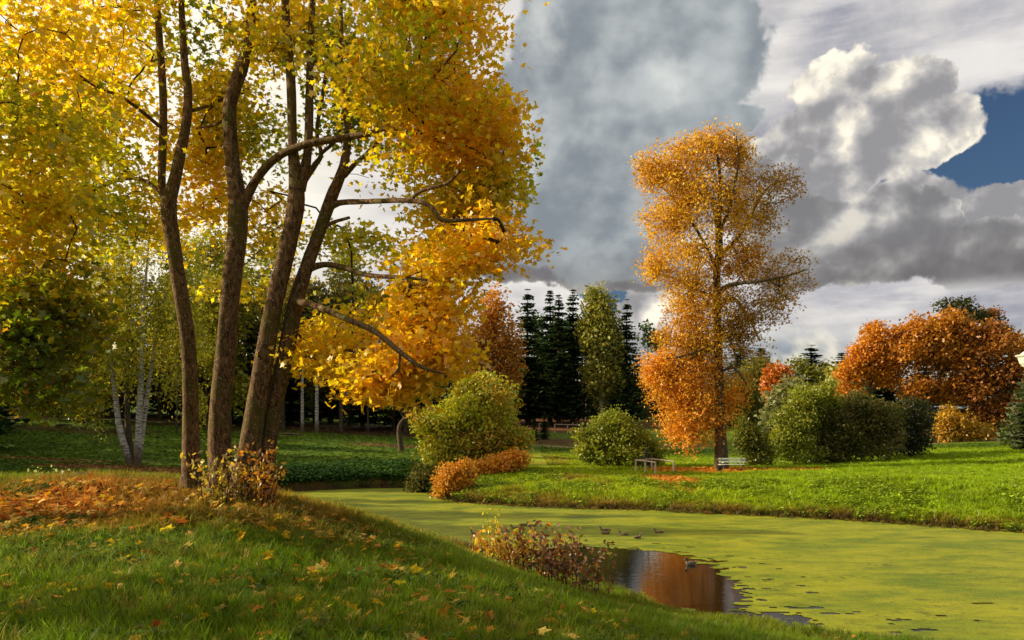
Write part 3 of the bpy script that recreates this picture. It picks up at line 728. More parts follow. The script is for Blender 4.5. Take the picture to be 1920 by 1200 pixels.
lim = [('trunk',) + flare(T3([(452, 922, 24), (472, 820, 21), (500, 640, 19), (535, 480, 17), (556, 370, 17), (549, 270, 9), (545, 150, 9), (537, 40, 8), (530, -120, 6), (528, -300, 3)], YR)),
       ('trunk',) + flare(T3([(486, 925, 22), (510, 790, 17), (548, 600, 17), (572, 510, 14), (600, 430, 12), (622, 370, 12), (645, 310, 9), (652, 240, 7), (645, 150, 5.5), (640, 60, 4), (640, -80, 2)], YR + .25)),
       ('limb',) + T3([(560, 355, 14), (576, 290, 9, .1), (580, 190, 8.5, .2), (582, 90, 7, .3), (590, -60, 5, .4), (600, -260, 2, .5)], YR),
       ('limb',) + T3([(566, 345, 7), (590, 310, 6, .3), (602, 288, 4.5, .4), (594, 245, 4, .5), (606, 170, 4, .6), (622, 60, 3, .8)], YR),
       ('limb',) + T3([(602, 288, 4, .4), (630, 260, 3.5, .5), (650, 200, 3.5, .7), (680, 130, 3, .9)], YR),
       ('limb',) + T3([(645, 330, 6, .25), (665, 308, 5, 0), (690, 285, 4, -.3), (740, 230, 3, -.8), (800, 160, 3, -1.2), (860, 90, 2, -1.5)], YR),
       ('limb',) + T3([(618, 388, 8, .25), (640, 380, 6, .1), (690, 378, 5.5, -.6), (765, 376, 5, -1.4), (805, 385, 4.5, -1.9), (828, 412, 4.5, -2.1), (880, 412, 3.5, -2.3), (925, 410, 2, -1.3)], YR),
       ('limb',) + T3([(768, 376, 4, -.6), (790, 358, 3.5, -.8), (835, 345, 3.5, -1), (862, 322, 2.5, -1.3)], YR),
       ('limb',) + T3([(552, 565, 9, .1), (590, 573, 6.5, -.6), (650, 598, 6.5, -1.3), (700, 620, 6, -1.8), (750, 660, 5.5, -2.2), (790, 688, 4, -2.4), (830, 700, 2, -2.4)], YR),
       ('limb',) + T3([(576, 505, 8, .25), (610, 496, 6, .1), (645, 502, 6, -.1), (690, 516, 5, -.4), (750, 520, 4.5, -.8), (800, 525, 2.5, -1.2)], YR),
       ('limb',) + T3([(750, 662, 3, -2.2), (748, 690, 2.5, -2.2), (735, 705, 2, -2.2)], YR), ('limb',) + T3([(601, 440, 5, .25), (618, 420, 4, .2), (655, 408, 3, 0)], YR)]
cl = [clump(816, 70, 100, 80, 12.1, 1.5, 62, 'O', .5), clump(846, 200, 100, 80, 12.1, 1.4, 66, 'O', .55), clump(904, 225, 56, 62, 12.3, 1, 32, 'o', .6), clump(760, 80, 130, 90, 12.5, 1.8, 60, 'o', .55),
      clump(756, 200, 90, 60, 13.1, 1.4, 26, 'y', .6), clump(826, 320, 110, 60, 13, 1.4, 48, 'G', .45), clump(866, 370, 60, 40, 12.7, 1, 20, 'G', .5), clump(790, 290, 50, 42, 12.6, 1.2, 20, 'G', .4), clump(790, 395, 45, 25, 13.1, 1, 12, 'Y', .5), clump(891, 330, 40, 60, 12.5, 0.8, 14, 'g', .5), clump(894, 430, 56, 66, 12.3, 1, 40, 'o', .7),
      clump(805, 465, 84, 60, 12.3, 1.3, 66, 'O', .35), clump(500, 400, 50, 60, 15.5, 1, 14, 'g', .5), clump(400, 420, 50, 50, 15.5, 1, 12, 'g', .6), clump(705, 450, 75, 42, 12.7, 1, 34, 'Y', .5), clump(763, 560, 74.8, 60, 12.3, 1.2, 50, 'O', .6), clump(720, 560, 110, 50, 13.1, 1.3, 34, 'g', .6),
      clump(610, 640, 55, 55, 12.8, 0.9, 26, 'Y', .7), clump(700, 655, 90, 42, 12.9, 1.1, 36, 'Y', .85), clump(753, 665, 66, 50, 12.3, 1, 36, 'O', .45), clump(760, 722, 60, 32, 12.5, 0.9, 18, 'Y', .7),
      clump(798, 630, 39.6, 60, 12.4, 0.8, 16, 'O', .7), clump(640, 90, 100, 90, 14, 1.2, 34, 'y', .5), clump(660, 60, 60, 60, 13.1, 0.8, 18, 'o', .6), clump(600, 560, 50, 60, 13.6, 0.8, 10, 'g', .6), clump(655, 450, 50, 36, 14.4, 0.8, 14, 'G', .6), clump(650, 215, 50, 50, 14.2, 0.8, 12, 'y', .5),
      clump(838, 500, 48.4, 36, 12.3, 0.8, 16, 'g', .5), clump(770, -130, 230, 120, 12.7, 2.2, 56, 'o', .5), clump(700, -380, 220, 140, 13.1, 2.4, 26, 'o', .5)]
big_tree('maple_tree', 'golden maple with two trunks forking at the ground, orange boughs hanging over the pond', 'tree', flare(T3([(452, 922, 24), (472, 820, 21)], YR))[0][1], lim, cl, per=34, dens=1.55, gap=0.345, force=[clump(600, 632, 50, 42, 13.3, .9, 44, 'y', .95), clump(680, 655, 70, 34, 12.9, .9, 44, 'y', .95), clump(740, 690, 60, 32, 12.6, .8, 30, 'O', .5), clump(800, 640, 60, 46, 12.4, .9, 34, 'O', .6), clump(900, 455, 60, 50, 12.2, .9, 34, 'O', .6), clump(650, 600, 60, 30, 13.6, .8, 18, 'y', .9)])

# maples standing just left of the view; their boughs fill the left edge and shade the knoll
lim = [('trunk', np.array([(-9.5, 11.2, gz(-9.5, 11.2) - .2), (-9.5, 11.2, 6), (-9.4, 11.1, 10), (-9.2, 11.0, 14)]), np.array([.30, .24, .17, .05])),
       ('limb', np.array([(-9.4, 11.1, 7.0), (-8.2, 10.9, 7.7), (-7.0, 10.7, 8.0), (-6.2, 10.6, 7.8)]), np.array([.09, .07, .05, .03])),
       ('limb', np.array([(-9.4, 11.1, 5.6), (-8.4, 10.9, 6.1), (-7.2, 10.5, 6.3), (-6.2, 10.3, 6.0)]), np.array([.08, .06, .04, .02]))]
cl = [clump(40, 60, 120, 100, 10.608, 1.44, 34, 'g', .7), clump(40, 230, 110, 90, 10.452, 1.44, 44, 'G', .5), clump(60, 400, 120, 80, 10.608, 1.44, 54, 'G', .5), clump(70, 540, 110, 80, 10.764, 1.28, 56, 'g', .7),
      clump(50, 640, 100, 65, 10.608, 1.2, 44, 'R', .5), clump(150, 600, 45, 55, 11.076, 0.72, 16, 'g', .7), clump(20, 722, 60, 38, 10.452, 0.72, 14, 'R', .4), clump(130, 690, 30, 25, 10.764, 0.4, 5, 'R', .5),
      clump(-180, 200, 180, 160, 10.92, 1.92, 40, 'G', .5), clump(-170, 460, 130, 90, 10.92, 1.28, 18, 'R', .4), clump(-60, -250, 240, 180, 10.92, 2.4, 50, 'o', .5)]
big_tree('maple_tree', 'maple at the left edge whose green and rusty boughs hang low', 'tree', (-9.5, 11.2, gz(-9.5, 11.2)), lim, cl, per=36, dens=1.5, n_single=300)

def side_tree(x, y, h, label, seed):
    z = gz(x, y)
    lim = [('trunk', np.array([(x, y, z - .2), (x + .1, y, z + h * .3), (x - .1, y + .1, z + h * .6), (x, y, z + h * .92)]), np.array([.32, .26, .17, .04])),
           ('limb', np.array([(x, y, z + h * .35), (x + 1.2, y + .3, z + h * .48), (x + 2.4, y, z + h * .55)]), np.array([.1, .07, .03])),
           ('limb', np.array([(x, y, z + h * .45), (x - 1.2, y - .8, z + h * .58), (x - 2.2, y - 1, z + h * .66)]), np.array([.1, .07, .03]))]
    cl = [((x, y, z + h * .62), (3.4, 3.4, h * .30), 110, 'o', .5), ((x + 1.6, y + 1, z + h * .45), (2.4, 2.2, h * .16), 50, 'g', .5), ((x - 1, y - 1.5, z + h * .5), (2.6, 2.6, h * .2), 50, 'Y', .5)]
    big_tree('maple_tree', label, 'tree', (x, y, z), lim, cl, per=34, leaf=0.19, cl_r=(.7, .3), shape=(STAR, STAR_F), n_single=0)
side_tree(-11.5, 6.5, 11, 'maple beside the knoll whose shade falls across the near grass', 1)
side_tree(-9.5, -0.5, 10, 'maple beyond the left edge shading the grass in front', 2)
#MARK_TREES
# ------------------------------------------------------------------ the other trees
PAL.update({
 'lime': [(0.58, 0.34, 0.02), (0.62, 0.40, 0.03), (0.52, 0.26, 0.02), (0.42, 0.22, 0.03)], 'limeR': [(0.36, 0.20, 0.05), (0.32, 0.18, 0.05), (0.5, 0.30, 0.04)], 'limeL': [(0.60, 0.27, 0.02), (0.62, 0.32, 0.03), (0.46, 0.18, 0.02)],
 'oak': [(0.48, 0.19, 0.015), (0.56, 0.25, 0.02), (0.40, 0.16, 0.015), (0.26, 0.11, 0.012)], 'oakd': [(0.30, 0.12, 0.015), (0.38, 0.15, 0.02), (0.14, 0.05, 0.012)],
 'olive': [(0.12, 0.13, 0.012), (0.20, 0.20, 0.018), (0.08, 0.09, 0.012)], 'bush': [(0.17, 0.22, 0.018), (0.27, 0.28, 0.025), (0.11, 0.14, 0.015)], 'dkbush': [(0.08, 0.09, 0.012), (0.16, 0.13, 0.025), (0.05, 0.07, 0.012)],
 'blk': [(0.025, 0.035, 0.012), (0.045, 0.05, 0.014)], 'ygt': [(0.28, 0.33, 0.02), (0.44, 0.40, 0.02), (0.22, 0.25, 0.02), (0.50, 0.30, 0.03)], 'birch': [(0.36, 0.33, 0.02), (0.26, 0.26, 0.02), (0.48, 0.40, 0.02)],
 'popl': [(0.26, 0.27, 0.05), (0.36, 0.33, 0.05), (0.18, 0.20, 0.05)], 'orange': [(0.52, 0.24, 0.02), (0.44, 0.19, 0.02), (0.34, 0.16, 0.02)], 'rust': [(0.56, 0.22, 0.02), (0.60, 0.32, 0.03), (0.40, 0.13, 0.015)],
 'gold': [(0.50, 0.30, 0.02), (0.40, 0.22, 0.02), (0.30, 0.20, 0.02)], 'spr': [(0.025, 0.058, 0.022), (0.05, 0.095, 0.03), (0.085, 0.11, 0.03)], 'sprp': [(0.09, 0.12, 0.06), (0.13, 0.15, 0.07)], 'pine': [(0.05, 0.06, 0.02), (0.09, 0.08, 0.02)],
 'red': [(0.50, 0.16, 0.02), (0.40, 0.18, 0.03)], 'dwood': [(0.05, 0.055, 0.012), (0.09, 0.075, 0.012), (0.12, 0.09, 0.015)], 'grey': [(0.16, 0.18, 0.07), (0.20, 0.20, 0.08)]})

DENS = 1.75
def leafy(name, label, cat, px, y, lobes, leaf, per, cl_r, trunk_r=0.2, pal='olive', shell=0.4, n_att=None, bark=M_BARK2, group=None, lean=0.0, limb_tops=None, sag=0.0, shape=(DIA, DIA_F), up=0.3, droop=0.0, mat=M_FAR, tb=0.5, tone_s=1.6, trunk_px=None, top_frac=0.75, pys=None, sides=8, tip=0.008, extra=(), gap=.31):
    """lobes: (px, py, rx_px, ry_px, n[, pal[, dy]]) read at depth y; the crown is really as deep as it is wide"""
    bx = PX(px, y); bz = gz(bx, y) if pys is None else P(px, pys, y)[2]
    base = np.array([bx, y, bz])
    root = empty(name, Vector(base), label, cat, group)
    cen = []; att = []; pals = []
    for L in lobes:
        dy = L[6] if len(L) > 6 else 0.0
        c = P(L[0], L[1], y + dy); r = np.array([L[2] / F * y, 0.8 * L[2] / F * y, L[3] / F * y]); cen.append(c)
        a = in_ellipsoid(int(L[4] * DENS), c, r, shell); a = a[a[:, 2] > ground(a[:, 0], a[:, 1], False) + 0.15]
        att.append(a); pals += [L[5] if len(L) > 5 and L[5] else pal] * len(a)
    att = np.vstack(att); pals = np.array(pals); cen = np.array(cen); cs_ = float(np.mean([L[2] for L in lobes])) / F * y
    att = rough(att, cs_ * .9, cs_ * .22, int(px) % 50); kp = (vn3(att, cs_ * .8, int(px) % 37) > gap) & (att[:, 2] > ground(att[:, 0], att[:, 1], False) + .1); att, pals = att[kp], pals[kp]
    top = cen[np.argmax(cen[:, 2])]; hh = top[2] - bz
    nodes = []
    if not extra:
        V, Fq, pp, rr = tube(np.array([base - [0, 0, .25], base + [0, 0, .1], base + [lean * .3, 0, hh * .35], base * .45 + top * .55 + [lean * .2, 0, 0], top]), np.array([1.5, 1.15, .85, .55, .15]) * trunk_r, sides, 4, .05)
        link('trunk', mesh_np('trunk', V, Fq, smooth=True), bark, root); nodes.append(pp[3:])
        for c in cen:
            if np.hypot(*(c - top)[:2]) > 0.6:
                h0 = min(max((c[2] - bz) * 0.55, 0.15 * hh), hh * .7); s = base + (top - base) * (h0 / max(hh, .1)) ; s[2] = bz + h0
                mid = (s + c) / 2 + [0, 0, 0.1 * np.linalg.norm(c - s)]
                V, Fq, pp, rr = tube(np.array([s, mid, c]), np.array([.4, .26, .08]) * trunk_r, 6, 4)
                link('limb', mesh_np('limb', V, Fq, smooth=True), bark, root); nodes.append(pp[1:])
    else:
        for k, (part, pts, rad, bk) in enumerate(extra):
            V, Fq, pp, rr = tube(pts, rad, sides, 5, .04)
            link(part, mesh_np(part, V, Fq, smooth=True), bk, root); nodes.append(pp[len(pp) // 4:])
    nodes = np.vstack(nodes)
    A, B, ra, rb = grow(nodes, att, tip=tip, rmax=trunk_r * .35, sag=sag, steps=3)
    V, Fq = segs(A, B, ra, rb, 3); prop(link('twigs', mesh_np('twigs', V, Fq), M_TWIG, root), kind='stuff')
    idx = np.repeat(np.arange(len(att)), per)
    off = np.clip(rng.normal(size=(len(idx), 3)), -2, 2) * np.array([cl_r[0], cl_r[0], cl_r[1]]) * 0.6
    if sag: off[:, 2] -= np.abs(rng.normal(size=len(idx))) * sag * 3
    pos = att[idx] + off; tone = np.clip(tb + (vnoise(pos[:, 0] + pos[:, 1], pos[:, 2], tone_s, 5) - .5) * 1.0 + rng.normal(size=len(idx)) * .2, 0, 1)
    g_ok = pos[:, 2] > bz - 0.3
    pos, idx, tone = pos[g_ok], idx[g_ok], tone[g_ok]
    cc = np.zeros((len(idx), 3))
    for k in set(pals): m = pals[idx] == k; cc[m] = pal_mix(PAL[k], m.sum(), tone[m])
    V, Fi, c2 = leaves(pos, leaf * 1.18, cc, shape, up=up, droop=droop)
    prop(link('crown', mesh_np('crown', V, Fi, c2), mat, root), kind='stuff')
    return root

# the tall lime tree by the bench
YT = 62.0
base = G(1352, YT); zb = base[2]
def L3(pts, bk=M_BARK2, part='limb'):
    a, r = T3(pts, YT); return (part, a, r, bk)
tr = T3([(1354, 884, 22), (1353, 870, 15), (1350, 780, 10.5), (1347, 680, 9), (1345, 580, 8), (1344, 500, 7.5), (1350, 460, 6), (1348, 400, 4.5), (1350, 330, 3.5), (1340, 260, 1.5)], YT)
ex = [('trunk', tr[0], tr[1], M_BARK2),
      L3([(1344, 510, 4.5), (1328, 470, 3.4, 0), (1296, 415, 2.6, .6), (1262, 372, 2.0, 1), (1240, 350, 1.3, 1.2), (1205, 322, .8, 1.4)]), L3([(1346, 480, 5), (1375, 455, 4.5, 1), (1400, 420, 3.5, 2), (1425, 370, 3, 2.5), (1450, 345, 2, 3), (1500, 330, 1, 3)]),
      L3([(1344, 545, 5), (1380, 532, 4, -1), (1420, 528, 3.5, -2), (1470, 518, 2.5, -2.5), (1515, 505, 1.2, -3)]), L3([(1345, 570, 4), (1375, 560, 4, 1), (1400, 590, 3, 2), (1425, 640, 1.5, 2)]),
      L3([(1346, 470, 4), (1340, 400, 3.5, 2), (1310, 320, 2.5, 2.5), (1280, 270, 1.5, 3)]), L3([(1348, 440, 3.5), (1370, 380, 3, -1), (1385, 300, 2, -1.5), (1380, 255, 1, -2)]),
      L3([(1345, 560, 4), (1310, 545, 3, 1), (1260, 520, 2, 2), (1215, 510, 1.2, 2)]), L3([(1346, 650, 4), (1310, 660, 3, -1), (1270, 670, 2, -1.5)]), L3([(1347, 740, 4), (1310, 745, 3, 1), (1270, 770, 2, 1.5)]), L3([(1347, 700, 3), (1375, 690, 2.5, -1), (1400, 720, 1.5, -1)]),
      L3([(1346, 610, 3), (1370, 640, 2.5, 1), (1385, 690, 1.5, 1)])]
lob = [(1335, 285, 75, 40, 130, 'lime'), (1260, 320, 60, 45, 110, 'lime'), (1300, 370, 90, 60, 200, 'lime'), (1225, 325, 36, 28, 40, 'lime'), (1250, 420, 50, 50, 90, 'lime'), (1235, 690, 34, 36, 60, 'limeL'), (1390, 300, 35, 40, 40, 'lime'), (1390, 400, 60, 70, 120, 'lime'),
       (1455, 340, 60, 40, 55, 'limeR'), (1440, 400, 40, 50, 28, 'limeR'), (1300, 480, 90, 55, 170, 'lime'), (1225, 500, 35, 35, 40, 'lime'), (1400, 490, 60, 50, 95, 'lime'), (1480, 520, 50, 45, 60, 'limeR'), (1450, 560, 50, 60, 60, 'limeR'),
       (1300, 560, 60, 50, 90, 'lime'), (1290, 630, 55, 55, 110, 'lime'), (1385, 590, 45, 60, 60, 'limeR'), (1350, 560, 60, 60, 60, 'lime'), (1295, 600, 55, 50, 70, 'lime'), (1400, 620, 40, 60, 40, 'limeR'), (1340, 640, 50, 50, 50, 'lime'), (1400, 660, 45, 50, 30, 'limeR'), (1265, 710, 62, 55, 170, 'limeL'), (1300, 770, 70, 60, 190, 'limeL'), (1290, 820, 45, 40, 90, 'limeL'), (1325, 690, 40, 60, 70, 'limeL'),
       (1380, 740, 30, 60, 40, 'rust'), (1320, 850, 25, 18, 18, 'limeL')]
leafy('lime_tree', 'tall golden lime tree standing alone beside the white bench', 'tree', 1353, YT, lob, 0.165, 20, (.6, .5), trunk_r=.5, extra=ex, sides=10, shape=(STAR, STAR_F), tb=.4, shell=.55, tip=.012)

# weeping birch with white stems, left
YB = 60.0
def B3(pts, bk=M_BIRCH): a, r = T3(pts, YB); return ('trunk', a, r, bk)
ex = [B3([(250, 884, 9), (242, 862, 7), (224, 800, 6), (214, 720, 5), (207, 660, 4), (204, 560, 3), (200, 480, 1.5)]), B3([(248, 882, 8), (246, 855, 6, .4), (240, 800, 5.5, .4), (238, 720, 5, .4), (240, 650, 4, .4), (244, 540, 2.5, .5), (250, 450, 1.5, .5)], M_BARK2),
      B3([(256, 884, 9), (258, 862, 7.5), (260, 800, 6, -.2), (264, 720, 5.5, -.3), (267, 640, 4.5, -.3), (272, 540, 3, -.3), (280, 440, 1.5, 0)]), B3([(258, 880, 6), (265, 830, 4.5, .2), (276, 740, 4.5, .3), (288, 660, 3.5, .4), (300, 600, 3, .5), (320, 500, 1.5, .8)])]
lob = [(210, 520, 60, 70, 60), (270, 470, 80, 80, 90), (340, 480, 60, 70, 60), (200, 620, 50, 60, 45), (300, 590, 90, 70, 110), (360, 620, 60, 80, 70), (240, 680, 60, 40, 36), (340, 700, 50, 50, 45), (180, 700, 40, 60, 30), (200, 760, 30, 40, 14, 'olive', 2.0), (360, 740, 26, 40, 16)]
leafy('birch_tree', 'weeping birch with four white and grey stems splaying from one foot on the lawn', 'tree', 250, YB, lob, 0.17, 26, (.45, .6), trunk_r=.3, extra=ex, pal='birch', sag=.35, droop=.8, up=-1, shell=.6, tip=.01)

# conifers
def spruce_mesh(h, R, seed, n_whorl=30, per=11, pal='spr', dens=1.0, dry=0.12, q=0.55):
    r = np.random.default_rng(seed); A = []; PP = []; CC = []; SZ = []
    V, Fq, pp, rr = tube(np.array([(0, 0, -.4), (0, 0, h * .3), (r.normal() * .1, 0, h * .7), (0, 0, h)]), np.array([h * .014 + .05, h * .011 + .03, h * .006, .01]), 7, 3)
    trunk = (V, Fq); Vn = []; Cn = []
    for w in range(n_whorl * 2):
        t = dry + (1 - dry) * (w + r.uniform(-1.6, 1.6)) / (n_whorl * 2); t = min(max(t, 0.02), .995)
        L0 = R * (1 - t) ** 0.85 * (0.55 + 0.45 * min(1, t * 5)) + 0.28
        for b in range(per):
            a = r.uniform(0, 6.283); L = L0 * r.uniform(.4, 1.2); z0 = t * h; nq = max(2, int(L / q) + 1)
            drp = r.uniform(.05, .5) * (1.25 - t)
            for k in range(nq):
                s0 = (k + .1) / nq * L; s1 = (k + 1.25) / nq * L
                def pt(s): u_ = s / L; return np.array([math.cos(a) * s, math.sin(a) * s, z0 - drp * s * (1.1 - .75 * u_ * u_) + .0])
                p0, p1 = pt(s0), pt(s1); side = np.array([-math.sin(a), math.cos(a), 0]); wd = ((.16 + .16 * L) * (1.1 - .6 * s0 / L) * r.uniform(.6, 1.3) + .05)
                tilt = r.uniform(-.7, .7); sv = side * wd + np.array([0, 0, tilt * wd])
                mid = (p0 + p1) / 2
                Vn += [p0, mid - sv - [0, 0, .06 + .2 * wd], p1, mid + sv - [0, 0, .06 + .2 * wd]]; Cn.append(r.uniform())
    Vn = np.array(Vn); n = len(Cn); Fn = np.arange(n * 4).reshape(-1, 4)
    cc = np.repeat(pal_mix(PAL[pal], n, np.array(Cn), .15, r), 4, axis=0)
    return trunk, (Vn, Fn, cc)
SPR = []
for k, (h, R) in enumerate([(21, 3.4), (19, 2.7), (23, 3.0)]):
    t_, n_ = spruce_mesh(h, R, 40 + k, 34, 12, dry=[.05, .09, .07][k])
    mt = mesh_np('trunk', *t_, smooth=True); mt.materials.append(M_BARK2); mn = mesh_np('crown', *n_); mn.materials.append(M_NEEDLE); SPR.append((mt, mn, h))
def spruce(px, y, top, label, k=0, group=None, wide=1.0, name='spruce_tree', zb=None):
    x = PX(px, y); z = gz(x, y) if zb is None else zb; mt, mn, h = SPR[k]; H = P(px, top, y)[2] - z
    root = empty(name, (x, y, z), label, 'tree', group, random.uniform(0, 6.28))
    s = H / h; root.scale = (s * wide, s * wide, s)
    for nme, m in (('trunk', mt), ('crown', mn)):
        o = bpy.data.objects.new(nme, m); C.objects.link(o); o.parent = root
        if nme == 'crown': prop(o, kind='stuff')
    return root
t_, n_ = spruce_mesh(3.0, 1.0, 77, 9, 8, pal='sprp', q=.22, dry=.08)
mt = mesh_np('trunk', *t_, smooth=True); mt.materials.append(M_BARK2); mn = mesh_np('crown', *n_); mn.materials.append(M_NEEDLE); SPR.append((mt, mn, 3.0))
t_, n_ = spruce_mesh(9.0, 2.6, 78, 26, 12, pal='sprp', q=.4, dry=.03)
mt = mesh_np('trunk', *t_, smooth=True); mt.materials.append(M_BARK2); mn = mesh_np('crown', *n_); mn.materials.append(M_NEEDLE); SPR.append((mt, mn, 9.0))
YS = 118
spruce(990, YS, 541, 'dark spruce, leftmost of the spruces on the rise', 0, wide=1.35)
spruce(1031, YS + 4, 543, 'slim dark spruce second from the left on the rise', 1, wide=1.25)
spruce(1048, YS - 2, 548, 'dark spruce third from the left on the rise', 2, wide=1.35)
spruce(1074, YS, 538, 'tall dark spruce touching the pale yellow birch', 2, wide=1.35)
spruce(1176, YS - 2, 560, 'pointed dark spruce standing apart at the right of the pale birch', 0, wide=1.1)
spruce(1010, YS + 14, 600, 'low dark spruce behind the row on the rise', 1, wide=1.2)
spruce(1150, YS + 10, 640, 'low dark spruce behind the round bush', 1, wide=1.4)
spruce(1195, YS + 12, 660, 'short dark spruce beside the foot of the golden lime crown', 0, wide=1.5)
for i_, px_ in enumerate((985, 1035, 1090, 1140, 1200, 1240)): leafy('wood_tree', ['dim low tree behind the first spruce of the row', 'dim low tree behind the middle of the spruce row', 'dim low tree behind the last spruce of the row', 'dim low tree behind the pale yellow birch', 'dim low tree behind the spruce standing apart', 'dim low tree between the round bush and the lime crown'][i_], 'tree', px_, 150 - (i_ % 2) * 8, [(px_, 735, 34, 26, 34), (px_ + 14, 762, 30, 20, 24), (px_ - 16, 765, 30, 18, 20)], .5, 22, (1.2, .9), trunk_r=.3, pal='dkbush', tone_s=4)
spruce(1021, 96, 770, 'small young spruce on the slope below the spruce row', 0, wide=1.5, name='young_spruce')
spruce(1002, 92, 785, 'young spruce beside the yellow-green small tree', 1, wide=1.8, name='young_spruce')
sp = spruce(1212, 63.5, 838, 'thin pale conifer sapling standing behind the wooden rail', 3, wide=1.0, name='conifer_sapling')

leafy('birch_tree', 'tall pale yellow birch rising between the dark spruces', 'tree', 1128, 116, [(1122, 580, 26, 45, 60), (1130, 640, 40, 55, 100), (1118, 710, 32, 50, 60), (1150, 680, 28, 60, 60), (1100, 620, 12, 40, 20)], .42, 22, (.9, 1.1), trunk_r=.3, pal='popl', bark=M_BIRCH, tone_s=4)
leafy('autumn_tree', 'rusty orange tree behind the yellow-green small tree', 'tree', 925, 100, [(925, 590, 40, 50, 60), (900, 650, 55, 60, 90), (945, 660, 42, 60, 80), (920, 720, 60, 40, 70), (950, 740, 40, 30, 30)], .36, 20, (.9, .9), trunk_r=.35, pal='orange', tone_s=3, shell=.5)
leafy('small_tree', 'bushy yellow-green tree at the bend of the pond', 'tree', 895, 62, [(905, 750, 66, 52, 100), (845, 795, 64, 48, 90), (925, 810, 55, 45, 90), (800, 790, 28, 20, 16), (830, 850, 40, 30, 40), (960, 830, 30, 40, 36), (885, 720, 30, 20, 24), (880, 840, 60, 30, 50)], .22, 30, (.65, .4), trunk_r=.22, pal='ygt', tone_s=1.8, shell=.5)
leafy('shrub', 'dark green shrub hanging over the water at the bend', 'shrub', 798, 56.8, [(800, 895, 32, 24, 50), (792, 915, 30, 18, 34), (825, 905, 22, 24, 24)], .18, 30, (.5, .4), trunk_r=.06, pal='dkbush')
leafy('shrub', 'rust-orange shrub at the water\'s edge below the yellow-green tree', 'shrub', 845, 52, [(842, 905, 24, 30, 60), (868, 893, 20, 26, 36), (835, 925, 16, 14, 20)], .15, 32, (.42, .42), trunk_r=.05, pal='rust', up=.1)
leafy('shrub', 'low row of rusty bush continuing up the bank from the orange shrub', 'shrub', 935, 58, [(905, 880, 26, 16, 44), (940, 870, 26, 16, 40), (970, 858, 22, 14, 34)], .16, 30, (.45, .4), trunk_r=.05, pal='rust', up=.1)
leafy('round_bush', 'big rounded light green bush beside the wooden rail', 'bush', 1158, 66, [(1158, 825, 55, 45, 50), (1110, 835, 30, 34, 25), (1205, 840, 32, 32, 29), (1150, 795, 34, 26, 21), (1100, 862, 20, 18, 10), (1225, 858, 16, 22, 10), (1160, 858, 60, 22, 25)], .19, 70, (.62, .5), trunk_r=.1, pal='bush', tone_s=1.5)
leafy('shrub', 'airy olive shrub between the bench and the big bushes', 'shrub', 1410, 66, [(1405, 830, 28, 34, 50), (1430, 845, 20, 30, 30), (1395, 800, 20, 20, 16), (1415, 862, 26, 14, 20)], .18, 26, (.5, .4), trunk_r=.08, pal='olive')
leafy('big_bush', 'tall yellow-green bush, leftmost of the big bush group at right', 'bush', 1490, 68, [(1510, 750, 34, 32, 25), (1490, 800, 44, 45, 46), (1465, 830, 26, 36, 21), (1545, 740, 30, 24, 14), (1500, 850, 50, 20, 18)], .19, 70, (.62, .5), trunk_r=.12, pal='bush', tone_s=1.6)
leafy('big_bush', 'wide dull olive bush in the middle of the big bush group', 'bush', 1590, 69, [(1580, 800, 55, 48, 54), (1630, 780, 45, 42, 37), (1560, 840, 45, 32, 29), (1640, 835, 50, 34, 29), (1545, 790, 34, 40, 24), (1660, 800, 34, 44, 26), (1610, 760, 30, 20, 10)], .19, 70, (.62, .5), trunk_r=.12, pal='dkbush', tone_s=1.4)
leafy('big_bush', 'nearly black bush at the right end of the big bush group', 'bush', 1705, 72, [(1705, 790, 44, 46, 46), (1720, 830, 30, 30, 19), (1680, 830, 36, 34, 21)], .19, 70, (.62, .5), trunk_r=.12, pal='blk')
leafy('shrub', 'golden yellow shrub in front of the russet trees', 'shrub', 1790, 92, [(1778, 790, 22, 34, 46), (1810, 805, 28, 26, 44), (1840, 815, 24, 18, 30), (1770, 815, 20, 18, 20)], .26, 28, (.7, .5), trunk_r=.1, pal='gold')
russ = [(1625, 100, [(1625, 660, 45, 40, 70), (1600, 700, 35, 30, 44), (1665, 690, 50, 50, 70), (1640, 625, 26, 20, 24), (1690, 640, 40, 34, 40), (1590, 740, 40, 30, 40)], 'oak', 'russet oak at the left end of the russet group'),
        (1740, 98, [(1740, 620, 60, 40, 100), (1700, 665, 50, 40, 74), (1770, 670, 60, 50, 100), (1725, 725, 50, 34, 60), (1790, 730, 50, 34, 60), (1805, 640, 40, 50, 50), (1790, 600, 30, 26, 24)], 'oak', 'broad russet oak in the middle of the russet group'),
        (1868, 96, [(1850, 640, 60, 50, 110), (1880, 700, 50, 50, 100), (1830, 720, 40, 50, 70), (1880, 760, 34, 36, 50), (1840, 775, 30, 26, 30)], 'oakd', 'dark russet oak with thick trunk at the right end of the lawn'),
        (1915, 104, [(1895, 640, 20, 30, 24), (1930, 690, 40, 60, 60), (1925, 770, 40, 40, 50)], 'oak', 'russet tree cut by the right edge of the photograph')]
for px, y, lb, pl, lab in russ: leafy('oak_tree', lab, 'tree', px, y, [(l[0], l[1], l[2] * .8, l[3] * .8) + tuple(l[4:]) for l in lb], .34, 26, (.95, .6), trunk_r=.45 if px > 1700 else .3, pal=pl, tone_s=3.2, shell=.5, gap=.25, tb={1625: .2, 1740: .45, 1868: .6, 1915: .3}[px])
leafy('pine_tree', 'dark pine whose crown tops the russet trees', 'tree', 1818, 108, [(1795, 575, 34, 12, 34), (1820, 595, 36, 14, 40), (1790, 615, 30, 16, 30), (1860, 590, 20, 14, 12, 'oakd'), (1870, 620, 16, 20, 12, 'pine')], .34, 26, (1.0, .4), trunk_r=.35, pal='pine')
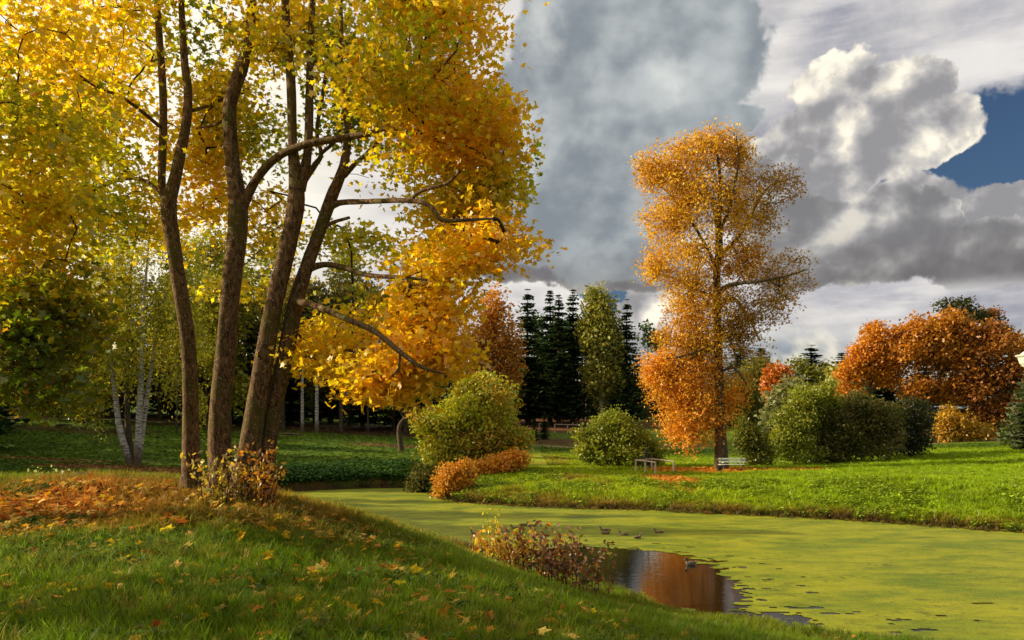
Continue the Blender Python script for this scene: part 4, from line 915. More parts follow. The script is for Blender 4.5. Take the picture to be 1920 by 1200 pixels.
spruce(1930, 74, 690, 'pale silvery conifer cut off by the right edge', 4, wide=1.15, name='conifer_tree')

# mixed trees at the far side of the meadow
far = [(1385, 700, 40, 'olive', 'olive tree just right of the lime trunk in the distance'), (1420, 672, 30, 'olive', 'rounded olive tree top on the far skyline'), (1458, 690, 14, 'red', 'small bright orange-red tree among far green ones'),
       (1490, 712, 34, 'grey', 'grey-green willow-like tree in the far row'), (1500, 672, 34, 'olive', 'highest olive-green tree of the far row'), (1545, 680, 32, 'olive', 'dark green tree second highest in the far row'), (1575, 692, 28, 'popl', 'pale green tree beside the russet oaks'), (1400, 745, 40, 'dwood', 'dim brown-green tree low behind the lime trunk'), (1468, 735, 36, 'dwood', 'dim tree low behind the small orange-red one'), (1530, 725, 36, 'olive', 'dim olive tree low behind the leftmost big bush'), (1590, 730, 30, 'dkbush', 'dark tree low behind the big bush group'), (1680, 760, 50, 'dwood', 'dim tree low behind the dark bush'), (1760, 765, 50, 'dwood', 'dim tree low behind the golden shrub')]
for i, (px, top, r, pl, lab) in enumerate(far):
    y = 120 + (i % 3) * 8 - (25 if pl in ('red', 'grey') else 0)
    leafy('far_tree', lab, 'tree', px, y, [(px, top + r, r, r, 46), (px - r * .5, top + r * 2.1, r, r, 44), (px + r * .6, top + r * 2.3, r, r, 44), (px, top + r * 3.2, r * 1.2, r, 40)], .5, 18, (1.1, .8), trunk_r=.3, pal=pl, tone_s=4)
spruce(1437, 130, 668, 'dark spruce tip poking out of the far olive trees', 1, name='far_spruce', wide=1.1)
spruce(1520, 128, 678, 'dark spruce wedged between two far olive trees', 0, name='far_spruce', wide=1.2)
spruce(1445, 100, 735, 'dark spruce behind the leftmost big bush', 0, name='far_spruce', wide=1.6)

# the dark wood on the left, trees one behind another
WG = 'trees of the dark wood behind the lawn'
for i, (px, y, top, k, wd) in enumerate([(395, 96, 520, 0, 1.5), (470, 94, 560, 2, 1.4), (430, 104, 470, 1, 1.6), (545, 98, 600, 0, 1.7), (620, 104, 560, 2, 1.5), (680, 96, 640, 1, 1.8), (740, 100, 600, 0, 1.5), (800, 104, 620, 2, 1.5), (860, 108, 640, 0, 1.6),
                                         (110, 108, 520, 2, 1.5), (30, 104, 500, 0, 1.6), (160, 100, 560, 1, 1.6), (-40, 100, 480, 2, 1.5), (320, 106, 480, 0, 1.5), (230, 110, 500, 2, 1.6), (570, 116, 520, 1, 1.4), (500, 120, 500, 2, 1.4), (80, 98, 640, 1, 2.0), (660, 118, 560, 0, 1.5), (780, 122, 600, 1, 1.6)]):
    spruce(px, y, top, 'dark spruce in the shade of the wood behind the lawn', k, WG, wd, 'wood_spruce')
dl = [(60, 92, [(60, 640, 60, 60, 60), (20, 700, 50, 40, 40), (100, 710, 50, 40, 40)], 'olive', 'dim olive tree at the far left of the wood edge'),
      (165, 88, [(165, 640, 50, 70, 60), (150, 720, 50, 50, 56), (185, 750, 30, 30, 24)], 'birch', 'drooping yellow-olive tree left of the weeping birch'),
      (430, 88, [(430, 560, 50, 60, 60), (410, 650, 50, 60, 60), (440, 720, 34, 30, 24)], 'birch', 'yellow-olive tree behind the middle maple trunk'),
      (640, 92, [(640, 620, 60, 60, 70), (610, 690, 50, 40, 40), (680, 700, 50, 40, 40)], 'dwood', 'dim brownish tree in the wood behind the golden bough'),
      (530, 90, [(530, 560, 50, 60, 50), (540, 640, 50, 50, 44)], 'ygt', 'yellow-green tree behind the forked trunks'),
      (760, 94, [(770, 700, 40, 40, 40), (740, 745, 40, 24, 24)], 'dwood', 'dim low tree at the right end of the wood'),
      (350, 92, [(350, 560, 50, 70, 60), (330, 650, 50, 60, 50)], 'birch', 'tall yellow-olive tree behind the leaning trunk'),
      (300, 100, [(300, 640, 70, 60, 60), (280, 560, 60, 60, 50), (330, 710, 60, 40, 40)], 'dwood', 'dim tree filling the wood behind the weeping birch'), (60, 98, [(60, 560, 90, 70, 70), (100, 660, 70, 60, 50), (30, 730, 60, 34, 40)], 'dwood', 'dim brown tree behind the left boughs'), (480, 100, [(480, 640, 60, 60, 60), (470, 720, 60, 40, 40), (500, 560, 50, 50, 40)], 'dwood', 'dim tree filling the wood behind the middle and forked maples'), (590, 104, [(590, 660, 60, 60, 60), (600, 740, 60, 30, 40)], 'olive', 'dim olive tree behind the two pale birches'), (200, 100, [(200, 660, 60, 60, 60), (190, 740, 60, 30, 40)], 'dwood', 'dim tree behind the foot of the weeping birch'),
      (95, 102, [(95, 480, 70, 60, 60), (60, 560, 70, 50, 50), (130, 580, 50, 50, 40)], 'birch', 'tall yellow-green tree high behind the left boughs'), (205, 106, [(205, 470, 60, 60, 50), (180, 560, 60, 50, 44), (230, 600, 50, 50, 40)], 'birch', 'tall yellow-green tree high behind the weeping birch'), (460, 106, [(455, 520, 40, 44, 40), (475, 580, 50, 50, 44)], 'ygt', 'tall yellow-green tree behind the gap right of the middle trunk'), (400, 98, [(395, 470, 46, 50, 60), (420, 540, 50, 50, 50), (380, 590, 40, 40, 30)], 'ygt', 'tall yellow-green tree behind the gap between the first two maple trunks'), (655, 100, [(650, 500, 40, 40, 44), (670, 560, 50, 44, 44), (520, 470, 34, 40, 36)], 'ygt', 'tall yellow-green tree behind the limbs of the forked maple'), (600, 108, [(600, 560, 50, 44, 44), (620, 610, 50, 40, 40)], 'birch', 'tall yellow-olive tree behind the fork of the forked maple'),
      (-60, 84, [(-60, 560, 90, 90, 80), (-30, 680, 60, 60, 50)], 'olive', 'big olive tree beyond the left edge of the lawn')]
for px, y, lb, pl, lab in dl: leafy('wood_tree', lab, 'tree', px, y, lb, .38, 20, (.9, .9), trunk_r=.25, pal=pl, tone_s=3, sag=.25)
leafy('small_tree', 'small crooked dark tree with thick short trunk below the golden bough', 'tree', 752, 76, [(750, 735, 30, 24, 40), (775, 720, 24, 20, 26), (725, 745, 20, 14, 14)], .24, 24, (.6, .4), trunk_r=.26, pal='olive', lean=-.6)
for i, (x_, y_) in enumerate([(-46, 52), (-50, 60), (-47, 69), (-54, 77), (-62, 66), (-58, 50), (-44, 45), (-66, 84), (-40, 39), (-70, 56)]):  # spruces added beyond the left of the view to throw shade on the lawn
    mt, mn, h = SPR[i % 3]; root = empty('wood_spruce', (x_, y_, gz(x_, y_)), 'dark spruce added out of view at the left to shade the lawn', 'tree', 'unseen spruces added left of the lawn for shade', i * 1.1); s_ = random.uniform(.8, 1.0); root.scale = (s_ * 1.8, s_ * 1.8, s_)
    for nme, m in (('trunk', mt), ('crown', mn)):
        o = bpy.data.objects.new(nme, m); C.objects.link(o); o.parent = root
        if nme == 'crown': prop(o, kind='stuff')
# thin trunks at the wood edge
for px, y, r, bk, lab in [(567, 88, .17, M_BIRCH, 'slender pale birch trunk at the wood edge, left of its twin'), (594, 88, .2, M_BIRCH, 'slender pale birch trunk at the wood edge, right of its twin'), (640, 90, .17, M_BARK2, 'thin brown trunk right of the two pale birches'), (332, 84, .08, M_BARK2, 'thin grey pole-like trunk left of the leaning maple'),
                          (388, 88, .10, M_BARK2, 'thin dark trunk between the first two maple trunks'), (690, 92, .12, M_BARK2, 'thin trunk in front of the dim wood near the crooked tree'), (738, 96, .1, M_BARK2, 'thin trunk just left of the crooked tree'), (150, 90, .25, M_BARK2, 'thick dark trunk at the wood edge on the left'), (65, 94, .22, M_BARK2, 'dark trunk at the far left of the wood edge'), (515, 92, .14, M_BARK2, 'thin dark trunk right of the forked maple')]:
    leafy('slender_tree', lab, 'tree', px, y, [(px + 3, 560, 26, 34, 24), (px - 8, 610, 24, 30, 16)], .38, 18, (.9, .8), trunk_r=r, pal='dwood' if px > 500 else 'olive', bark=bk, tone_s=3)
# trunks under the spruce row
TG = 'bare trunks under the spruce row on the rise'
for i, px in enumerate([1002, 1012, 1040, 1056, 1066, 1083, 1092, 1100, 1215, 1235]):
    y = 122 + (i * 7) % 11
    leafy('pine_tree', 'straight dark trunk with high crown inside the spruce row on the rise', 'tree', px, y, [(px, 600 + (i * 13) % 40, 16, 20, 8), (px + 4, 640, 18, 22, 8)], .5, 16, (1, .6), trunk_r=.22, pal='spr', group=TG, mat=M_NEEDLE)

# ------------------------------------------------------------------ distant belt of woods closing the horizon
BG = 'trees of the distant belt'
k = 0
for a_ in np.linspace(-64, 64, 84):
    y_ = 172 + 22 * math.sin(k * 2.4); ang = math.radians(a_); x_ = math.sin(ang) * y_; yy = 20 + math.cos(ang) * y_ * .8
    if k % 6 != 5:
        mt, mn, h = SPR[k % 3]; root = empty('distant_spruce', (x_, yy, gz(x_, yy)), 'dark spruce in the belt of woods closing the horizon', 'tree', BG, k * 1.3); s = random.uniform(.5, .72); root.scale = (s * 2.9, s * 2.9, s)
        for nme, m in (('trunk', mt), ('crown', mn)):
            o = bpy.data.objects.new(nme, m); C.objects.link(o); o.parent = root
            if nme == 'crown': prop(o, kind='stuff')
    k += 1

# ------------------------------------------------------------------ bench, rail, urn and other small things
def box(bm, c, s, rx=0.0, rz=0.0, bev=0.0):
    r = bmesh.ops.create_cube(bm, size=1.0); vs = r['verts']
    M = Matrix.Translation(c) @ Matrix.Rotation(rz, 4, 'Z') @ Matrix.Rotation(rx, 4, 'X') @ Matrix.Diagonal((*s, 1))
    bmesh.ops.transform(bm, matrix=M, verts=vs)
    return vs
def bm_part(name, parent, mat, fn, bev=0.006, smooth=False):
    bm = bmesh.new(); fn(bm)
    if bev: bmesh.ops.bevel(bm, geom=list(bm.edges), offset=bev, segments=1, affect='EDGES')
    me = bpy.data.meshes.new(name); bm.to_mesh(me); bm.free()
    if smooth: me.polygons.foreach_set('use_smooth', [True] * len(me.polygons))
    me.materials.append(mat); o = bpy.data.objects.new(name, me); C.objects.link(o); o.parent = parent; return o
M_PAINT = mat_simple('bench_paint', (0.66, 0.70, 0.55), 0.6, .3, 30, .12)
M_IRON = mat_simple('bench_iron', (0.09, 0.12, 0.08), 0.6, .2, 30, .3)
M_WOOD = mat_simple('rail_wood', (0.48, 0.36, 0.28), 0.85, .6, 24, .35, stretch=(.4, 3, 3))
M_STONE = mat_simple('pale_stone', (0.62, 0.62, 0.52), 0.7, .4, 12, .12)
M_DARK = mat_simple('dark_iron', (0.02, 0.028, 0.02), 0.55, .2, 14, .3)
b = G(1374, 60.0)
bench = empty('park_bench', Vector(b), 'pale green slatted park bench at the foot of the tall lime tree', 'bench', rz=math.radians(4))
BL = 2.05
for k_, (yy, zz) in enumerate([(-.26, .46), (-.13, .465), (0.0, .465), (.12, .46)]): bm_part('seat_slat', bench, M_PAINT, lambda bm: box(bm, (-.1, yy, zz), (BL * .93, .10, .035)))
for k_, (yy, zz) in enumerate([(.22, .66), (.29, .87)]): bm_part('back_slat', bench, M_PAINT, lambda bm: box(bm, (0.05, yy, zz), (BL, .035, .13), rx=-.22))
for sx in (-1, 1):
    def leg(bm, sx=sx):
        box(bm, (sx * .78, -.24, .2), (.05, .05, .5), rx=.12); box(bm, (sx * .78, .2, .18), (.05, .05, .48), rx=-.15)
    bm_part('leg', bench, M_IRON, lambda bm, sx=sx: box(bm, (sx * .78, -.24, .19), (.05, .05, .52), rx=.12)); bm_part('leg', bench, M_IRON, lambda bm, sx=sx: box(bm, (sx * .78, .15, .19), (.05, .05, .52), rx=-.12))
    bm_part('seat_support', bench, M_IRON, lambda bm, sx=sx: box(bm, (sx * .78, -.06, .425), (.045, .42, .035))); bm_part('back_support', bench, M_IRON, lambda bm, sx=sx: box(bm, (sx * .78, .225, .69), (.04, .04, .56), rx=-.30))
    bm_part('armrest', bench, M_PAINT, lambda bm, sx=sx: box(bm, (sx * .78, -.05, .60), (.05, .34, .03)))
# litter urn left of the bench
b = G(1349, 58.5)
urn = empty('litter_bin', Vector(b), 'small dark litter bin on splayed feet at the left end of the bench', 'bin')
def cone(bm, prof, seg=14):
    rings = []
    for r_, z_ in prof: rings.append([bm.verts.new((math.cos(a) * r_, math.sin(a) * r_, z_)) for a in [i * 2 * math.pi / seg for i in range(seg)]])
    for a, b_ in zip(rings[:-1], rings[1:]):
        for i in range(seg): bm.faces.new((a[i], a[(i + 1) % seg], b_[(i + 1) % seg], b_[i]))
    bm.faces.new(rings[-1]); bm.faces.new(rings[0][::-1])
bm_part('bucket', urn, M_DARK, lambda bm: cone(bm, [(.13, .14), (.16, .2), (.24, .44), (.26, .46), (.24, .47), (.2, .42)]), bev=0)
for k_ in range(3): bm_part('foot', urn, M_DARK, lambda bm, k_=k_: box(bm, (math.cos(k_ * 2.09 + .5) * .16, math.sin(k_ * 2.09 + .5) * .16, .08), (.05, .05, .18), rx=.2, rz=k_ * 2.09))
# low wooden rail: three posts in front, two behind, rails bent round the old play pitch
r0 = G(1192, 60.0)
rail = empty('wooden_rail', Vector(r0), 'low unpainted wooden rail of two lengths on short posts in front of the round bush', 'rail')
pts = [(1192, 60.0), (1210, 59.0), (1229, 57.6), (1222, 61.2), (1263, 58.8)]
tops = []
for i, (px, y) in enumerate(pts):
    q = G(px, y); q2 = q - r0; hgt = .84 if i != 2 else .90
    bm_part('post', rail, M_WOOD, lambda bm, q2=q2, hgt=hgt: box(bm, (q2[0], q2[1], q2[2] + hgt / 2 - .12), (.10, .10, hgt + .16), rz=.3))
    tops.append(q2 + np.array([0, 0, hgt + .03]))
def beam(bm, a, b_, w=.09, h=.075):
    a = Vector(a); b_ = Vector(b_); d = b_ - a; L = d.length; M = Matrix.Translation((a + b_) / 2) @ d.to_track_quat('X', 'Z').to_matrix().to_4x4() @ Matrix.Diagonal((L + .12, w, h, 1))
    r = bmesh.ops.create_cube(bm, size=1.0); bmesh.ops.transform(bm, matrix=M, verts=r['verts'])
for a, b_ in [(0, 1), (1, 2), (3, 4)]: bm_part('rail', rail, M_WOOD, lambda bm, a=a, b_=b_: beam(bm, tops[a], tops[b_] + np.array([0, 0, .002 * a])))
bm_part('rail', rail, M_WOOD, lambda bm: beam(bm, tops[0] + [0, 0, .004], tops[3] + [0, 0, .006]))
# distant rail on the rise
r0 = G(1040, 105)
rail = empty('wooden_rail', Vector(r0), 'far thin pale rail crossing the brown slope below the spruces', 'rail')
prev = None
for px in (1011, 1018, 1040, 1064, 1090):
    q = G(px, 105) - r0
    if px not in (1018,): bm_part('post', rail, M_WOOD, lambda bm, q=q: box(bm, (q[0], q[1], q[2] + .55), (.13, .13, 1.2)))
    if prev is not None and px != 1040: bm_part('rail', rail, M_WOOD, lambda bm, q=q, p=prev: beam(bm, p + [0, 0, 1.17], q + [0, 0, 1.17], .12, .1))
    prev = q
# white stone urn on its column beyond the right edge of the wood
uy = 66.0; ub = G(1938, uy); H_ = P(1938, 690, uy)[2] - ub[2]
vase = empty('stone_vase', Vector(ub), 'cream stone vase on a tall pedestal cut off by the right edge', 'vase')
bm_part('pedestal', vase, M_STONE, lambda bm: cone(bm, [(.55, -.3), (.55, .4), (.42, .5), (.34, .7), (.30, H_ - .9), (.40, H_ - .75), (.40, H_ - .6), (.2, H_ - .5), (.16, H_ - .3), (.22, H_ - .1)], 18), bev=0, smooth=False)
bm_part('bowl', vase, M_STONE, lambda bm: cone(bm, [(.24, H_ - .1), (.75, H_ + .1), (1.0, H_ + .42), (1.12, H_ + .85), (1.28, H_ + .98), (1.32, H_ + 1.08), (1.2, H_ + 1.1), (1.1, H_ + 1.0)], 20), bev=0)
bm_part('lid', vase, M_STONE, lambda bm: cone(bm, [(1.08, H_ + 1.05), (.75, H_ + 1.35), (.25, H_ + 1.55), (.10, H_ + 1.65), (.2, H_ + 1.85), (.34, H_ + 2.1), (.18, H_ + 2.4), (.03, H_ + 2.5)], 18), bev=0)
# fallen pale logs at the wood edge
for px, py, L_, lab in [(540, 816, 3.2, 'pale fallen log lying at the wood edge left of the birch trunks'), (120, 800, 1.6, 'short pale branch lying on the lawn near the wood')]:
    q = GS(px, py); V, Fq, _, _ = tube(np.array([q + [-L_ / 2, 0, .12], q + [0, .1, .16], q + [L_ / 2, .1, .1]]), np.array([.10, .12, .07]), 7, 3, .05)
    V = np.vstack([V]); prop(link('log', mesh_np('log', V, Fq, smooth=True), M_BIRCH, None, Vector(q)), lab, 'log')
# molehill at the crest
q = GS(155, 903); q = np.array([PX(155, 15.6), 15.6, 0]); q[2] = gz(q[0], q[1])
th = np.linspace(0, 2 * np.pi, 22)[:-1]; rr_ = np.array([0.42, .36, .27, .17, .07]); hh_ = np.array([-.05, .07, .14, .19, .21]); Vm = []
for r_, h_ in zip(rr_, hh_):
    rw = r_ * (1 + .22 * rng.uniform(-1, 1, len(th))); Vm.append(np.stack([q[0] + np.cos(th) * rw * 1.1, q[1] + np.sin(th) * rw, q[2] + h_ + .03 * rng.uniform(-1, 1, len(th))], 1))
Vm = np.vstack(Vm + [[[q[0], q[1], q[2] + .22]]]); n_ = len(th); fq = [(a * n_ + i, a * n_ + (i + 1) % n_, (a + 1) * n_ + (i + 1) % n_, (a + 1) * n_ + i) for a in range(4) for i in range(n_)]; ft = [(4 * n_ + i, 4 * n_ + (i + 1) % n_, 5 * n_) for i in range(n_)]
prop(link('molehill', mesh_np('molehill', Vm, [np.array(fq), np.array(ft)], smooth=True), mat_simple('dark_earth', (0.02, 0.013, 0.008), .95, 1, 30, .4), None, Vector(q)), 'dark earth molehill on the crest above the fallen leaves', 'molehill')

# ---- ducks
M_DUCK = mat_simple('duck_feathers', (0.10, 0.06, 0.035), 0.7, .3, 60, .6, 30, colr2=(0.22, 0.15, 0.09)); M_DRAKE = mat_simple('grey_feathers', (0.22, 0.20, 0.17), .7, .2, 60, .4, 30); M_HEAD = mat_simple('dark_head', (0.015, 0.03, 0.02), .35); M_BILL = mat_simple('bill', (0.35, 0.22, 0.04), .4)
def loft(rings, seg=12):
    V = []; 
    for (cx, cz, w, h, yaw) in rings:
        for i in range(seg):
            a = i / seg * 2 * math.pi; V.append((cx - math.sin(yaw) * math.sin(a) * h, math.cos(a) * w, cz + math.cos(yaw) * math.sin(a) * h))
    n = len(rings); fq = [(r * seg + i, r * seg + (i + 1) % seg, (r + 1) * seg + (i + 1) % seg, (r + 1) * seg + i) for r in range(n - 1) for i in range(seg)]
    return np.array(V), np.array(fq)
body = [(-.27, .10, .004, .003, 0), (-.24, .095, .03, .012, 0), (-.19, .075, .055, .035, 0), (-.10, .055, .085, .065, 0), (0, .045, .095, .075, 0), (.08, .05, .085, .07, 0), (.135, .075, .055, .06, .5), (.155, .115, .034, .038, 1.1), (.160, .15, .030, .034, 1.2), (.172, .185, .033, .036, .8), (.195, .205, .035, .034, .2), (.222, .203, .024, .024, 0), (.238, .198, .010, .010, 0), (.24, .198, .002, .002, 0)]
bV, bF = loft(body); hV, hF = loft([(.150, .145, .026, .029, 1.2), (.160, .165, .036, .038, 1.0), (.176, .19, .038, .039, .7), (.200, .207, .038, .037, .2), (.222, .205, .028, .027, 0), (.236, .200, .013, .013, 0), (.238, .2, .002, .002, 0)]); lV, lF = loft([(.225, .195, .012, .009, 0), (.255, .190, .014, .006, 0), (.285, .186, .015, .004, 0), (.290, .186, .004, .002, 0)], 8)
wV, wF = loft([(-.20, .095, .004, .004, 0), (-.14, .092, .078, .030, 0), (-.03, .080, .101, .052, 0), (.06, .070, .093, .050, 0), (.10, .07, .05, .03, 0), (.11, .07, .004, .004, 0)])
meB = [mesh_np('body', bV, bF, smooth=True), mesh_np('body', bV, bF, smooth=True)]; meB[0].materials.append(M_DUCK); meB[1].materials.append(M_DRAKE)
meH = mesh_np('head_cap', hV, hF, smooth=True); meH.materials.append(M_HEAD); meL = mesh_np('bill', lV, lF, smooth=True); meL.materials.append(M_BILL); meW = mesh_np('wings', wV, wF, smooth=True); meW.materials.append(M_DUCK)
DG = 'ducks swimming on the pond'
for px, py, rz, dr, lab in [(1295, 1059, 200, 1, 'dark-headed duck swimming at the right edge of the open water'), (1235, 1000, 175, 0, 'brown duck alone on the weed in the middle of the pond'), (1133, 996, 185, 0, 'rear duck of the pair behind the red shrub'), (1136, 1002, 10, 0, 'front duck of the pair behind the red shrub'),
                            (1169, 1004, 170, 0, 'brown duck just right of the pair on the weed'), (1196, 1010, 40, 0, 'duck on the weed lying lowest before the open water'), (982, 986, 0, 0, 'duck in the left group, second from the right'), (998, 988, 8, 0, 'duck at the right end of the left group'), (966, 992, 180, 0, 'duck in the left group just above the red shrub'), (891, 1002, 175, 0, 'leftmost duck near the yellow-lit bank')]:
    wp = WP(px, py); o = empty('duck', (wp[0], wp[1], 0.0), lab, 'duck', DG, math.radians(rz)); sc_ = 1.0; o.scale = (sc_,) * 3
    for nme, m in [('body', meB[dr]), ('wings', meW), ('bill', meL)] + ([('head_cap', meH)] if dr else []):
        c_ = bpy.data.objects.new(nme, m); C.objects.link(c_); c_.parent = o

# ------------------------------------------------------------------ shrubs and shoots with separate stems
def shoots(name, label, cat, base, n, h, spread, leafsz, pal, per_m=14, bark=M_TWIG, arch=.3, shape=(OVAL, OVAL_F), hvar=.45, group=None, leaf_start=.2, up=.3, xs_=1.0):
    base = np.asarray(base, float); root = empty(name, Vector(base), label, cat, group); SV = []; SF = []; k = 0; lp = []
    for i in range(n):
        a = rng.uniform(0, 6.283); r0_ = spread * math.sqrt(rng.uniform()); ox, oy = math.cos(a) * r0_ * xs_, math.sin(a) * r0_ * .7
        H2 = h * rng.uniform(1 - hvar, 1.1); gx0, gy0 = base[0] + ox, base[1] + oy; z0 = max(gz(gx0, gy0), 0.0)
        t = np.linspace(0, 1, 5)[:, None]; d = np.array([math.cos(a), math.sin(a) * .7, 0]) * arch * H2 * rng.uniform(.2, 1)
        pts = np.array([gx0, gy0, z0 - .03]) + t * [0, 0, H2] + t ** 2 * d - t ** 3 * [0, 0, H2 * .15] + rng.normal(size=(5, 3)) * .02 * H2
        V, Fq, pp, _ = tube(pts, np.array([.011, .009, .007, .005, .002]), 4, 2); SV.append(V); SF.append(Fq + k); k += len(V)
        m = int(per_m * H2 * (1 - leaf_start)) + 2; tt = rng.uniform(leaf_start, 1, m) * (len(pp) - 1); ix = tt.astype(int).clip(0, len(pp) - 2); q = pp[ix] + (pp[ix + 1] - pp[ix]) * (tt - ix)[:, None]
        lp.append(q + rng.normal(size=(m, 3)) * leafsz * .55)
    prop(link('stems', mesh_np('stems', np.vstack(SV), np.vstack(SF)), bark, root), kind='stuff')
    lp = np.vstack(lp); V, Fi, cc = leaves(lp, leafsz, pal_mix(pal, len(lp)), shape, up=up, droop=.3, curl=.25)
    prop(link('leaves', mesh_np('leaves', V, Fi, cc), M_LEAF, root), kind='stuff'); return root
RED = [(0.20, 0.05, 0.02), (0.26, 0.11, 0.02), (0.36, 0.17, 0.06), (0.12, 0.035, 0.02), (0.10, 0.08, 0.015)]
yb_ = 19.3
for px, y, n, h, sp_, pal_, lab in [(1075, 21.2, 26, 1.25, .85, RED + [GRN], 'dark red-leaved shrub leaning over the open water'), (1000, 20.6, 24, 1.25, .7, RED + [YGR], 'red and green shrub with tall arching stems on the near bank'), (940, 20.2, 18, 1.0, .5, [(0.6, 0.4, 0.05), (0.5, 0.2, 0.04), YGR], 'yellow and rust low shrub at the left end of the bank shrubs')]:
    shoots('bank_shrub', lab, 'shrub', G(px, y), int(n * 1.3), h * 1.42, sp_ * 1.3, .14, pal_, 17)
shoots('bank_shrub', 'single tall green shoot with yellowing leaves at the left of the bank shrubs', 'shrub', G(927, 20.0), 3, 2.0, .12, .13, [YGR, YEL], 14, arch=.1)
OL = [(0.20, 0.17, 0.03), (0.30, 0.24, 0.04), (0.45, 0.30, 0.04)]
shoots('sucker_shoots', 'leafy shoots with olive leaves round the foot of the middle maple', 'shoots', P(430, 925, 12.2) * [1, 1, 0] + [0, 0, gz(PX(430, 12.2), 12.2)], 22, .95, .45, .085, OL, 26)
shoots('sucker_shoots', 'yellow-leaved shoots at the foot of the forked maple', 'shoots', G(480, 12.0), 18, 1.15, .28, .085, [(0.5, 0.3, 0.04), (0.55, 0.22, 0.03), (0.40, 0.28, 0.05)], 22)
shoots('fern_plant', 'pale feathery weed standing at the crest on the left', 'plant', G(85, 15.2), 9, .42, .25, .07, [(0.25, 0.32, 0.14), (0.35, 0.4, 0.2)], 40, arch=.9)
# light grassy tongue at the water's edge is grass: see below
#MARK_GRASS
# ------------------------------------------------------------------ grass, ground cover and leaves by instancing on points
def gn_scatter(name, pts, rot, scl, tint, protos, label, cat, mat):
    me = bpy.data.meshes.new(name); me.vertices.add(len(pts)); me.vertices.foreach_set('co', np.asarray(pts, np.float32).ravel())
    def at(nm, typ, arr, fld):
        a = me.attributes.new(nm, typ, 'POINT'); a.data.foreach_set(fld, np.ascontiguousarray(arr, dtype=np.int32 if typ == 'INT' else np.float32).ravel())
    at('rot', 'FLOAT_VECTOR', rot, 'vector'); at('scl', 'FLOAT_VECTOR', scl, 'vector'); tc4 = np.ones((len(pts), 4)); tc4[:, :3] = tint; at('tint', 'FLOAT_COLOR', tc4, 'color')
    at('pick', 'INT', rng.integers(0, len(protos), len(pts)), 'value')
    o = bpy.data.objects.new(name, me); C.objects.link(o); prop(o, label, cat, kind='stuff')
    col_ = bpy.data.collections.new(name + '_kinds')
    for i, pm in enumerate(protos):
        pm.materials.clear(); pm.materials.append(mat); po = bpy.data.objects.new('%s_kind' % name, pm); col_.objects.link(po)
    ng = bpy.data.node_groups.new(name, 'GeometryNodeTree'); ng.interface.new_socket('Geometry', in_out='INPUT', socket_type='NodeSocketGeometry'); ng.interface.new_socket('Geometry', in_out='OUTPUT', socket_type='NodeSocketGeometry')
    N = ng.nodes; L = ng.links; gi = N.new('NodeGroupInput'); go = N.new('NodeGroupOutput'); ip = N.new('GeometryNodeInstanceOnPoints'); ci = N.new('GeometryNodeCollectionInfo')
    ci.inputs[0].default_value = col_; ci.inputs[1].default_value = True; ci.inputs[2].default_value = True
    def named(nm, dt):
        n = N.new('GeometryNodeInputNamedAttribute'); n.data_type = dt; n.inputs[0].default_value = nm; return n.outputs[0]
    L.new(gi.outputs[0], ip.inputs['Points']); L.new(ci.outputs[0], ip.inputs['Instance']); ip.inputs['Pick Instance'].default_value = True
    L.new(named('pick', 'INT'), ip.inputs['Instance Index']); 
    er = N.new('FunctionNodeEulerToRotation'); L.new(named('rot', 'FLOAT_VECTOR'), er.inputs[0]); L.new(er.outputs[0], ip.inputs['Rotation']); L.new(named('scl', 'FLOAT_VECTOR'), ip.inputs['Scale'])
    L.new(ip.outputs[0], go.inputs[0]); md = o.modifiers.new('scatter', 'NODES'); md.node_group = ng
    return o
def tuft(seed, n=14, spread=.12, lean=.5, wid=.012, segn=3):
    r = np.random.default_rng(seed); V = []; Fl = []; cc = []
    for i in range(n):
        a = r.uniform(0, 6.283); ox, oy = r.normal(size=2) * spread; H2 = r.uniform(.45, 1.0); la = r.uniform(0, 6.283); ln = lean * r.uniform(.15, 1) * H2; w = wid * r.uniform(.7, 1.5); k = len(V); sh = r.uniform(.7, 1.3)
        for s in range(segn):
            t = s / segn; c = np.array([ox + math.cos(la) * ln * t * t, oy + math.sin(la) * ln * t * t, H2 * (t - .18 * t * t)]); sd_ = np.array([math.cos(a), math.sin(a), 0]) * w * (1 - t * .7)
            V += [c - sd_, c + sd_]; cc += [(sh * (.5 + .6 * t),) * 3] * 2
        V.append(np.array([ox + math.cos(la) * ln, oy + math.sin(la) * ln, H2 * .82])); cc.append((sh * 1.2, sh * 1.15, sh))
        for s in range(segn - 1): Fl.append((k + 2 * s, k + 2 * s + 1, k + 2 * s + 3)); Fl.append((k + 2 * s, k + 2 * s + 3, k + 2 * s + 2))
        e = k + 2 * (segn - 1); Fl.append((e, e + 1, e + 2))
    return mesh_np('grass_tuft', np.array(V), np.array(Fl), np.array(cc))
def clover(seed, n=16, sz=.5):
    r = np.random.default_rng(seed); p = np.stack([r.normal(size=n) * .35, r.normal(size=n) * .35, r.uniform(.15, 1, n)], 1)
    sh = r.uniform(.6, 1.3, n)[:, None] * np.ones((1, 3)); V, Fi, cc = leaves(p, sz, sh, (OVAL, OVAL_F), up=.8, curl=.3, r=r); return mesh_np('leaf_clump', V, Fi, cc)
M_GRASS = mat_inst('grass_blades', .45, .015); M_COVER = mat_inst('cover_leaves', .3, .02)
T_NEAR = [tuft(200 + i, 16, .07, .55, .011) for i in range(5)]
T_FAR = [tuft(220 + i, 16, .16, .6, .028, 2) for i in range(4)]
def sample(n, y0, y1, margin=1.1, bias=1.0, left=-.66, right=.66):
    y = y0 + (y1 - y0) * rng.uniform(size=n) ** bias; u = rng.uniform(left, right, n) * margin; return u * y, y
